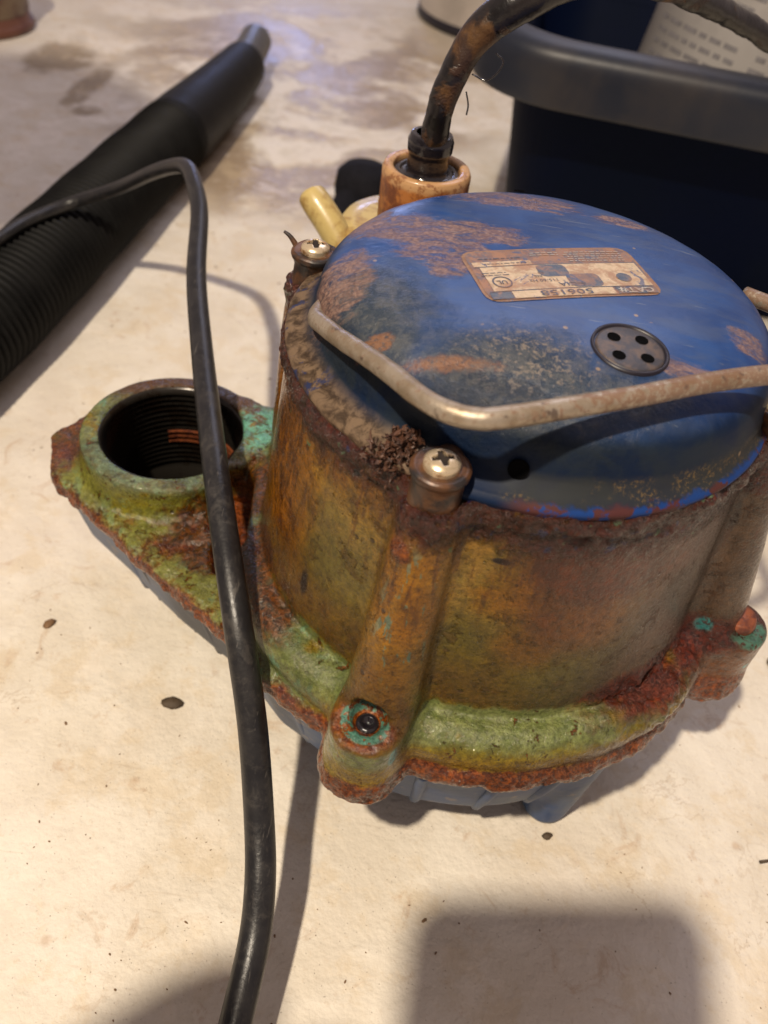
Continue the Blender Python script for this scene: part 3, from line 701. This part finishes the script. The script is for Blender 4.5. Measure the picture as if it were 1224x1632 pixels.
# rating plate: flat print on foil, reads towards the camera (upside down from here)
LC = np.array([.40, -.12]); LX = np.array([-.933, -.36]); LY = np.array([.36, -.933])
def lp(u, v_): return tuple(LC+LX*u+LY*v_)
def gridpatch(name, u0, u1, v0, v1, off, mat, rad=0, parent=None, **pr_):
    nu, nv = 22, 12; V = []
    for i in range(nu):
        for j in range(nv):
            a_, b_ = i/(nu-1)*2-1, j/(nv-1)*2-1
            U, W = (u0+u1)/2+a_*(u1-u0)/2, (v0+v1)/2+b_*(v1-v0)/2
            if rad:   # rounded corners
                hx, hy = (u1-u0)/2, (v1-v0)/2; ox, oy = abs(U-(u0+u1)/2)-(hx-rad), abs(W-(v0+v1)/2)-(hy-rad)
                if ox > 0 and oy > 0:
                    L = math.hypot(ox, oy); m_ = max(ox, oy)
                    k_ = m_/L; U = (u0+u1)/2+math.copysign(hx-rad+ox*k_, U-(u0+u1)/2); W = (v0+v1)/2+math.copysign(hy-rad+oy*k_, W-(v0+v1)/2)
            x, y = lp(U, W); V.append((x, y, dome_z(x, y)+off))
    return mesh(name, V, grid_faces(nu, nv, False), mat, parent or plate, **pr_)
def m_plate(name, c1, c2, warm=(.30, .15, .08), amt=.6, lo=.5):
    g = G(name); n = g.noise(2.2, 6, .7, .6); n2 = g.noise(6, 4, .7)
    c = g.mix(g.ss(n2, .35, .65), c1, c2)
    c = g.mix(g.mul(g.ss(g.noise(1.1, 6, .7, .5), .47, .60), min(1, amt*1.3)), c, tuple(k*.8 for k in warm))
    c = g.mix(g.mul(g.ss(n, lo, lo+.10), amt), c, warm)
    c = g.mix(g.mul(g.ss(g.noise(1.4, 5, .7, .9), .60, .64), .8), c, (.04, .07, .16))
    return g.out(c, .42, nrm=g.bump(n2, .2, .02), spec=.5)
PM = {'edge': m_plate('plate_edge', (.17, .09, .045), (.26, .15, .085), amt=.3),
      'cream': m_plate('plate_cream', (.42, .33, .22), (.52, .40, .28), amt=.5),
      'bar': m_plate('plate_bar', (.045, .065, .11), (.09, .10, .13), amt=.45),
      'brown': m_plate('plate_brown', (.16, .085, .07), (.10, .10, .13), amt=.6, lo=.46)}
PM['white'] = m_plate('plate_white', (.42, .40, .38), (.33, .31, .29), amt=.3)
PM['navy'] = m_plate('plate_navy', (.03, .04, .08), (.06, .07, .10), amt=.2)
plate = gridpatch('rating_plate', -2.80, 2.80, -1.42, 1.36, .020, PM['edge'], .45, pump)
gridpatch('plate_field', -2.70, 2.70, -1.34, 1.28, .032, PM['brown'], .38)
gridpatch('plate_field', -2.62, 2.45, -.42, .86, .042, PM['cream'])
gridpatch('plate_field', .75, 2.6, -.72, -.47, .042, PM['cream'])
gridpatch('plate_bar', -2.62, -1.30, .92, 1.26, .042, PM['bar'])
gridpatch('plate_field', -1.22, 1.95, .91, 1.26, .042, PM['cream'])
gridpatch('plate_bar', 2.0, 2.62, .92, 1.25, .042, PM['bar'])
gridpatch('plate_bar', -2.62, 2.6, .875, .90, .046, PM['bar'])
gridpatch('plate_bar', -2.62, 2.6, -.455, -.43, .046, PM['bar'])
gridpatch('plate_field', -1.05, .0, .15, .95-.1, .046, PM['bar'], .2)
gridpatch('plate_field', -.2, .75, -.40, .25, .047, PM['bar'], .2)
def text(body, u, v_, size, mat, off=.055, bold=0, sx=1.0, align='CENTER'):
    cu = D.curves.new('t', 'FONT'); cu.body = body; cu.size = size; cu.align_x = align; cu.align_y = 'CENTER'; cu.resolution_u = 2; cu.offset = bold
    o = D.objects.new('t', cu); COL.objects.link(o)
    me = D.meshes.new_from_object(o.evaluated_get(bpy.context.evaluated_depsgraph_get())); D.objects.remove(o)
    co = np.zeros(len(me.vertices)*3); me.vertices.foreach_get('co', co); co = co.reshape(-1, 3)
    P = LC+np.outer(co[:, 0]*sx+u, LX)+np.outer(co[:, 1]+v_, LY)
    co = np.column_stack([P, dome_z(P[:, 0], P[:, 1])+off])*S
    me.vertices.foreach_set('co', co.ravel()); me.name = 'lettering'
    return link('lettering', me, mat, plate, False)
text('CAT#', -1.95, 1.09, .36, PM['white'], bold=.008, sx=1.25)
text('506158', .30, 1.08, .36, PM['navy'], bold=.004, sx=1.55)
text('6-CIA', -.05, .68, .27, PM['navy'], bold=.003, sx=1.3)
text('115/60 Hz', .75, .44, .20, PM['navy'], sx=1.1)
text('REE', .85, .20, .16, PM['navy']); text('9.0', .7, .02, .16, PM['navy'])
text('UL', 2.05, .42, .26, PM['navy'], bold=.006)
def ringloop(u, v_, r0, r1, mat, n=32):
    V = []; F = []
    for i in range(n):
        t = i*2*math.pi/n
        for r in (r0, r1):
            x, y = lp(u+r*math.cos(t), v_+r*math.sin(t)); V.append((x, y, dome_z(x, y)+.055))
    F = [(2*i, 2*i+1, (2*i+3) % (2*n), (2*i+2) % (2*n)) for i in range(n)]
    mesh('emblem_ring', V, F, mat, plate, False)
ringloop(2.05, .42, .25, .30, PM['navy'])
drape('emblem_disc', [[lp(-1.85+.24*math.cos(t), .42+.24*math.sin(t)) for t in np.arange(24)*math.pi/12]], .055, PM['bar'], plate)
def dashes(name, rows, mat, off, hgt=.035):
    V = []; F = []
    for (u0, u1, v_) in rows:
        u = u0
        while u < u1:
            L = random.uniform(.05, .22)
            for (a_, b_) in ((u, v_), (u+L, v_), (u+L, v_+hgt), (u, v_+hgt)):
                x, y = lp(a_, b_); V.append((x, y, dome_z(x, y)+off))
            F.append(tuple(range(len(V)-4, len(V)))); u += L+.05
    return mesh(name, V, F, mat, plate, False)
dashes('fine_print', [(-2.4, -.6, -.6-.13*i) for i in range(5)]+[(-.3, .6, -1.0-.12*i) for i in range(2)], PM['white'], .050)
dashes('fine_print', [(1.7, 2.4, .02), (1.75, 2.35, -.1), (.9, 2.3, -.6), (1.0, 2.2, -.9)], PM['navy'], .050)

# wire bail handle
RODP = [(-5.3, 1.2, 18.3), (-6.0, -.3, 18.4), (-6.42, -1.35, 18.45), (-6.48, -2.1, 18.55), (-6.15, -2.95, 18.85), (-5.3, -4.35, 19.35), (-4.15, -5.95, 19.85), (-3.35, -7.1, 20.12), (-2.75, -7.72, 20.27), (-2.05, -7.98, 20.35), (-1.2, -7.78, 20.4), (1.65, -6.35, 20.42), (4.2, -4.95, 20.4), (6.6, -3.75, 20.3), (7.9, -3.0, 20.1), (8.6, -2.0, 19.8), (8.7, -.5, 19.4), (8.6, 1.2, 19.0), (8.3, 2.2, 18.8), (7.2, 3.3, 18.6)]
tube('bail_handle', RODP, .268, M['rod'], pump, n=20, res=8, jit=.03)

# fibrous dirt caught on the lip
for i in range(26):
    b = np.array([-3.75, -6.55, 17.75])+RNG.uniform(-1, 1, 3)*np.array([.7, .35, .25]); d_ = RNG.normal(0, 1, 3); d_[2] = abs(d_[2])*.6; d_ /= np.linalg.norm(d_)
    L = RNG.uniform(.12, .4); m1 = b+d_*L*.5+RNG.uniform(-.12, .12, 3)
    v, f = tube_v([b, m1, b+d_*L], [.05*RNG.uniform(.5, 1.3), .015], n=5, res=3)
    if i == 0: VV, FF = [v], [f]; off = len(v)
    else: VV.append(v); FF.append(f+off); off += len(v)
mesh('dirt_tuft', np.vstack(VV), np.vstack(FF), M['hair'], pump, kind='stuff')
def lump(c, r, seed=0, n=10, flat=.6):
    v, f = lathe_v([(math.sin(t)*1+1e-4, math.cos(t)) for t in np.linspace(math.pi, 0, 7)], n)
    v = v*(1+.9*(fbm(v*1.3+seed*3.1+10, 1.1, 3)-.5))[:, None]*np.array([1, 1, flat])*r
    return v+np.array(c), f
V = []; F = []
for i in range(420):      # torn flakes of scale and leaf matter
    t = RNG.rand(); c = np.array([-3.75, -6.75, 17.45])*(1-t)+np.array([-3.35, -6.15, 18.1])*t+RNG.normal(0, 1, 3)*np.array([.30, .20, .22])*(1.1-.6*t)
    u = RNG.normal(0, 1, 3); u /= np.linalg.norm(u); w_ = np.cross(u, RNG.normal(0, 1, 3)); w_ /= np.linalg.norm(w_); L = RNG.uniform(.05, .17); q = RNG.uniform(.3, .8); n_ = np.cross(u, w_)*.02
    b = len(V)
    for sg in (-1, 1): V += [c-u*L+n_*sg, c+w_*L*q+n_*sg, c+u*L*RNG.uniform(.6, 1.2)+n_*sg, c-w_*L*q*.7+n_*sg]
    F += [(b, b+3, b+2, b+1), (b+4, b+5, b+6, b+7)]+[(b+k, b+(k+1) % 4, b+4+(k+1) % 4, b+4+k) for k in range(4)]
mesh('dirt_clump', V, F, M['hair'], pump, False, kind='stuff')

# float-switch housing, breather spout, connector and supply cord
sw = lathe('switch_housing', [(3.1, 7.5), (3.3, 14.2), (3.3, 14.7), (3.1, 15.0), (0, 15.15)], M['yellow'], pump, n=64, c=(-4.4, 12.0), sub=4, jitter=.1)
tube('breather_spout', [(-6.8, 10.2, 13.7), (-7.9, 11.0, 14.9), (-8.6, 11.5, 15.5), (-8.95, 11.8, 15.75), (-9.05, 11.9, 15.83)], [.62, .66, .66, .60, .35], M['yellow'], pump, n=24, res=6)
CN = (-4.1, 10.0)
lathe('cord_connector', [(1.70, 9), (1.78, 12), (1.78, 18.3), (1.70, 18.48), (1.50, 18.52), (1.36, 18.46), (1.32, 18.2), (1.30, 17.9)], M['conn'], pump, n=56, c=CN, sub=3, jitter=.05)
lathe('cord_seal', [(1.34, 18.0), (1.3, 18.32), (1.1, 18.36), (1.02, 18.22), (.85, 18.25), (.80, 18.9), (.88, 19.15), (.90, 19.5), (.8, 19.75), (.60, 19.78)], M['wetblack'], pump, n=48, c=CN, sub=3, jitter=.05)
tube('power_cord', [(-4.1, 10.0, 18.6), (-4.05, 9.85, 19.3), (-3.99, 9.61, 19.86), (-3.92, 9.35, 20.99), (-3.66, 9.31, 22.1), (-3.26, 9.4, 23.1), (-2.7, 9.38, 23.87), (-1.78, 9.35, 24.63), (-.48, 9.6, 25.37), (1.31, 11.03, 25.51), (3.55, 13.39, 25.04), (5.59, 15.48, 24.3), (7.58, 17.53, 23.51), (9.87, 19.39, 22.55), (13.2, 21.9, 20.8), (20, 25, 15), (30, 24, 6), (38, 20, .8), (48, 12, .8)],
     [.56, .53, .51, .53, .62, .66, .58, .50, .47, .45, .45, .45, .45], M['bigcord'], pump, n=28, res=14, jit=.16)
for pts in ([(-3.0, 9.1, 22.3), (-2.5, 9.0, 22.2), (-2.15, 8.9, 22.5), (-2.0, 8.9, 22.9), (-2.3, 9.0, 23.1)], [(-3.1, 9.1, 21.7), (-2.95, 9.0, 21.3), (-2.95, 9, 20.95)]):
    tube('slime_thread', pts, .03, M['wetblack'], pump, n=6, res=6)

# ------------------------------------------------------------------ loose black cable on the left
tube('black_cable', [(-7, -40, .5), (-6.3, -28, .8), (-5.9, -19.8, 1.85), (-5.74, -16.44, 2.5), (-5.66, -14.19, 3.0), (-5.82, -12.57, 3.84), (-6.23, -10.92, 4.85), (-6.92, -8.83, 7.0), (-7.85, -6.70, 9.2), (-9.02, -3.77, 10.45), (-10.47, .18, 11.15), (-12.23, 5.32, 11.4), (-13.77, 10.14, 11.95), (-14.92, 14.97, 12.5), (-15.9, 17.6, 12.7), (-16.8, 19.5, 12.6), (-17.9, 20.9, 12.0), (-19.9, 22.6, 10.6), (-22.9, 24.8, 8.3), (-26.2, 25.3, 6.6), (-27.9, 22.6, 6.42), (-28.6, 19.8, 6.42), (-30.0, 15.5, 5.9), (-34, 8, 3), (-40, 2, .5), (-50, -2, .5)],
     [.52, .52, .52, .50, .48, .44, .41, .38, .36, .35, .35], M['cord'], None, n=24, res=10, label='slim black cable rising from the bottom edge over the pump port to the hose', category='cable')

# ------------------------------------------------------------------ corrugated hose
hose = thing('drain_hose', 'thick black corrugated hose with a smooth cuff and grey pipe end, lying at upper left', 'hose', (0, 0, 0))
axis = smooth_prof([(-25.4, 71.0, 2.5), (-25.3, 66, 2.5), (-25.8, 57, 2.5), (-26.3, 49, 2.7), (-27.0, 38, 2.95), (-27.7, 27, 3.1), (-28.5, 17, 3.1), (-30.2, 6, 3.1), (-33, -6, 3.1), (-37, -18, 3.1)], 60)
def sweep(axis, rf, i0, i1, n=48):
    P = axis[i0:i1]; T = np.gradient(axis, axis=0)[i0:i1]; T /= np.linalg.norm(T, axis=1)[:, None]
    B = np.cross(T, [0, 0, 1.]); B /= np.linalg.norm(B, axis=1)[:, None]; N = np.cross(B, T)
    s_ = np.concatenate([[0], np.cumsum(np.linalg.norm(np.diff(P, axis=0), axis=1))])
    r = rf(s_); th = np.arange(n)*2*math.pi/n
    v = P[None]+r[None, :, None]*(np.cos(th)[:, None, None]*B[None]+np.sin(th)[:, None, None]*N[None])
    return v.reshape(-1, 3), grid_faces(n, len(P))
cut = 200
v, f = sweep(axis, lambda s_: np.interp(s_, [0, .4, 1.2, 5, 12, 19, 60], [1.6, 2.1, 2.32, 2.5, 2.8, 2.97, 2.97]), 30, cut)
mesh('hose_cuff', v, f, M['hose'], hose)
fine = np.array([axis[int(i)]*(1-i % 1)+axis[min(int(i)+1, len(axis)-1)]*(i % 1) for i in np.arange(cut-8, len(axis)-1, .16)])
v, f = sweep(fine, lambda s_: 2.86+.17*np.cos(s_*2*math.pi/.56)+.03*np.sin(s_*.9), 0, len(fine), 40)
mesh('corrugated_tube', v, f, M['hose'], hose)
tube('pipe_end', [(-25.3, 68, 2.5), (-25.6, 73, 2.6), (-25.8, 76.0, 2.6)], 1.72, M['greypipe'], hose, n=32, res=4)

# ------------------------------------------------------------------ navy tub with a can in it
tub = thing('plastic_tub', 'dark navy plastic tub with thick rolled rim behind the pump', 'tub', (23.0, 49.5, 0))
tub.rotation_euler = (0, 0, math.radians(-7))
def rrect(hx, hy, r, n=10):
    o = []
    for cx, cy, a0 in ((hx-r, hy-r, 0), (-hx+r, hy-r, 90), (-hx+r, -hy+r, 180), (hx-r, -hy+r, 270)):
        for i in range(n+1):
            t = math.radians(a0+90*i/n); o.append((cx+r*math.cos(t), cy+r*math.sin(t)))
    return o
def rr_loft(name, prof, mat, parent, hx=24.5, hy=17.5, r=7):
    V = []; m = 0
    for off_, z in prof:
        L = rrect(hx-off_, hy-off_, max(r-off_*.6, 1)); m = len(L); V += [(x, y, z) for x, y in L]
    F = []
    for k in range(len(prof)-1):
        for i in range(m): F.append((k*m+i, k*m+(i+1) % m, (k+1)*m+(i+1) % m, (k+1)*m+i))
    V.append((0, 0, prof[-1][1])); F += [((len(prof)-1)*m+i, (len(prof)-1)*m+(i+1) % m, len(V)-1) for i in range(m)]
    return mesh(name, V, F, mat, parent)
rr_loft('tub_wall', [(5.6, .05), (5.2, .0), (4.9, .4), (3.2, 13.9), (2.45, 14.6), (2.45, 16.6), (2.9, 16.0), (5.4, .6), (6.2, .4)], M['tub'], tub)
pts = [(3.3, 13.75), (1.2, 13.35), (.35, 13.4), (.12, 13.75), (.02, 15.3), (0, 16.2), (.2, 16.75), (.7, 17.1), (1.4, 17.25), (2.0, 17.2), (2.5, 16.9), (2.8, 16.3)]
V = []; m = 0
for off_, z in smooth_prof(pts, 3):
    L = rrect(24.5-off_, 17.5-off_, max(7-off_*.6, 1)); m = len(L); V += [(x, y, z) for x, y in L]
mesh('tub_rim', V, [(k*m+i, k*m+(i+1) % m, (k+1)*m+(i+1) % m, (k+1)*m+i) for k in range(len(V)//m-1) for i in range(m)], M['tubrim'], tub)

can = thing('labelled_can', 'large white can with lines of small grey print, leaning inside the navy tub', 'can', (18.3, 48.5, 1.2))
CRr = 9.5; can.rotation_euler = (math.radians(-4), math.radians(8), 0)
lathe('can_body', [(0, 0), (CRr-.3, 0), (CRr, .3), (CRr, 27), (CRr+.2, 27.2), (CRr-.2, 27.5), (0, 27.3)], M['paper'], can, n=72)
V = []; F = []
for row in range(26):
    z = 5+row*.78
    if row % 7 == 6: continue
    t = math.radians(-170)
    while t < math.radians(-20):
        L = random.uniform(.05, .16)
        if math.degrees(t) % 62 > 6:
            b = len(V)
            for q in range(3):
                a_ = t+L*q/2
                for zz_ in (z, z+.30): V.append(((CRr+.03)*math.cos(a_), (CRr+.03)*math.sin(a_), zz_))
            F += [(b, b+2, b+3, b+1), (b+2, b+4, b+5, b+3)]
        t += L+.03
mesh('fine_print', V, F, M['ink'], can, False)

# ------------------------------------------------------------------ background things
pail = thing('white_pail', 'white pail with dark bottom edge at the top edge beside the power cord', 'pail', (2.1, 109.2, 0))
lathe('pail_body', [(11.6, .6), (12.0, 1.4), (13.4, 24), (13.8, 24.3), (13.5, 25), (12.8, 24.5), (11.5, 2), (0, 1.8)], M['white'], pail, n=64)
lathe('pail_foot', [(0, .02), (12.0, .02), (12.2, .3), (12.1, 1.2), (11.6, 1.4)], M['ring'], pail, n=64)
rc = thing('red_can', 'brownish red can with tan bands cropped by the top left corner', 'can', (-57.6, 75.5, 0))
lathe('can_body', [(0, .02), (6.2, .02), (6.4, .4), (6.2, .9), (5.9, 1.1), (5.9, 7), (6.2, 7.3), (0, 7.4)], M['redcan'], rc, n=48)
lathe('can_band', [(5.94, 1.8), (5.98, 2.0), (5.98, 3.6), (5.94, 3.8)], M['canband'], rc, n=48)
lathe('can_band', [(5.94, 4.6), (5.98, 4.8), (5.98, 5.2), (5.94, 5.4)], M['canband'], rc, n=48)
pl = thing('rubber_plug', 'round dull black rubber plug on the floor behind the yellowed switch housing', 'plug', (-9.6, 44.5, 0))
lathe('plug_head', [(0, .02), (1.9, .02), (2.3, .6), (2.45, 2.0), (2.3, 3.2), (1.7, 3.8), (0, 4.0)], M['rubber'], pl, n=40)
tube('plug_neck', [(0, 0, 1.4), (-.9, -2.2, 1.3), (-1.6, -4.6, 1.0)], [1.7, 1.4, .8], M['rubber'], pl, n=20)

# grit on the floor
def chip(name, c, r, label, seed, mat, sx=1.6, rot=0):
    v, f = lump((0, 0, 0), r, seed, 12, .45); v[:, 0] *= sx
    o = mesh(name, v, f, mat, None, label=label, category='debris'); o.location = Vector((c[0], c[1], r*.25))*S; o.rotation_euler = (0, 0, rot)
chip('dirt_flake', (-11.4, -4.6), .29, 'dark dirt flake lying alone on the floor left of the black cable', 3, M['debris'], 1.5, .2)
chip('dirt_flake', (4.85, -7.85), .15, 'small dark crumb on the floor just below the blue foot', 5, M['debris'], 1.5, .5)
chip('dirt_flake', (16.6, 2.6), .42, 'dark lump on the floor at the right edge beside the pump', 8, M['debris'], 1.2, .9)
chip('dirt_flake', (16.8, 1.2), .28, 'smaller dark crumb below the dark lump at the right edge', 9, M['debris'], 1.6, 2.5)
chip('rust_flake', (-18.0, 2.6-4.2), .22, 'red-brown rust flake on the floor at the left edge level with the port', 12, M['debris2'], 1.4, 1.2)
V = []
tw = thing('dry_twig', 'tiny forked dry twig on the floor at the lower right edge', 'twig', (14.4, -7.3, .15))
for p in ([(-.9, -.3, 0), (-.1, -.1, .1), (.9, .2, 0)], [(-.1, -.1, .1), (.3, .35, .2), (.8, .6, .05)], [(.1, -.05, .1), (.5, -.3, .1)]): tube('twig_branch', p if len(p) > 2 else [p[0], tuple((a_+b_)/2 for a_, b_ in zip(*p)), p[1]], [.07, .03], M['debris'], tw, n=6, res=4)
VV = []; FF = []; off = 0
for i in range(650):
    x, y = RNG.uniform(-24, 22), RNG.uniform(-18, 45)
    if math.hypot(x, y) < 11 or (abs(x+13) < 5 and abs(y-3) < 4): continue
    v, f = lump((0, 0, 0), RNG.choice([.022, .035, .06], p=[.62, .30, .08]), i, 6, .5); v[:, 0] *= RNG.uniform(1, 2.4); t = RNG.uniform(0, 6.3)
    v = v@np.array([[math.cos(t), math.sin(t), 0], [-math.sin(t), math.cos(t), 0], [0, 0, 1]])+np.array([x, y, .02])
    VV.append(v); FF.append(f+off); off += len(v)
mesh('floor_grit', np.vstack(VV), np.vstack(FF), M['debris2'], None, kind='stuff', label='fine brown grit scattered over the pale floor', category='grit')

# ------------------------------------------------------------------ the photographer's phone (behind the picture; it casts the shadow at the bottom)
ph = thing('smartphone', 'black smartphone held above the pump', 'phone', tuple(CAM))
ph.matrix_world = cam.matrix_world.copy()
V = []
for z in (.12, .2, .95, 1.05):
    ins = .12 if z in (.12, 1.05) else 0
    V += [(x-2.1, y-6.1, z) for x, y in rrect(4.0-ins, 8.0-ins, 1.1, 8)]
m = 36
F = [(k*m+i, k*m+(i+1) % m, (k+1)*m+(i+1) % m, (k+1)*m+i) for k in range(3) for i in range(m)]+[tuple(range(m))[::-1], tuple(range(3*m, 4*m))]
mesh('phone_body', V, F, M['phone'], ph)

# ------------------------------------------------------------------ the person leaning over the pump from the left (outside the picture; throws the soft shadows)
person = thing('person', 'person in dark clothes leaning over the floor and holding the phone', 'person', (-60, -60, 0))
def skinned(name, pts, edges, mat, sub=2):
    me = D.meshes.new(name); base = np.array([-60, -60, 0])
    me.from_pydata([tuple((np.array(p[:3])-base)*S) for p in pts], edges, [])
    o = link(name, me, mat, person, False)
    sk = o.modifiers.new('skin', 'SKIN'); sk.use_smooth_shade = True
    if not me.skin_vertices: me.skin_vertices.new()
    for i, p in enumerate(pts):
        me.skin_vertices[0].data[i].radius = (p[3]*S, (p[4] if len(p) > 4 else p[3])*S); me.skin_vertices[0].data[i].use_root = i == 0
    ss_ = o.modifiers.new('sub', 'SUBSURF'); ss_.levels = ss_.render_levels = sub
    return o
P_ = [(-66, -66, 14, 15, 12), (-63, -58, 30, 14, 11), (-57, -42, 44, 15, 11), (-50, -26, 53, 14, 9), (-46, -16, 57, 6), (-42, -8, 60, 6.5), (-39.5, -2, 60.5, 9, 9.5), (-38, 3, 60, 7.5),
      (-36, -34, 50, 6), (-30, -44, 36, 4.6), (-23, -36, 31, 3.3), (-18, -29.5, 30.8, 2.8, 2.2), (-14.7, -26, 30.6, 3.0, 1.8), (-12.7, -25.0, 30.2, 3.0, 1.5),
      (-64, -18, 46, 6), (-70, -6, 28, 4.6), (-66, 4, 12, 3.2)]
E_ = [(0, 1), (1, 2), (2, 3), (3, 4), (4, 5), (5, 6), (6, 7), (3, 8), (8, 9), (9, 10), (10, 11), (11, 12), (12, 13), (3, 14), (14, 15), (15, 16)]
skinned('body', P_, E_, M['cloth'])
for i, (dx, dz) in enumerate(((-1.4, 2.9), (-.4, 1.1), (.5, -.7), (1.2, -2.4))):
    a_ = np.array([-12.4, -26.4-dx*.4, 29.2+dz*.7])
    skinned('finger', [(*a_, .85), (*(a_+np.array([1.6, -.3, .2])), .8), (*(a_+np.array([2.9, -.9, 0])), .7)], [(0, 1), (1, 2)], M['skin'], 1)
skinned('thumb', [(-15, -30.5, 28.6, 1.1), (-12.4, -31.2, 29.4, .95), (-10, -31.0, 29.2, .8)], [(0, 1), (1, 2)], M['skin'], 1)
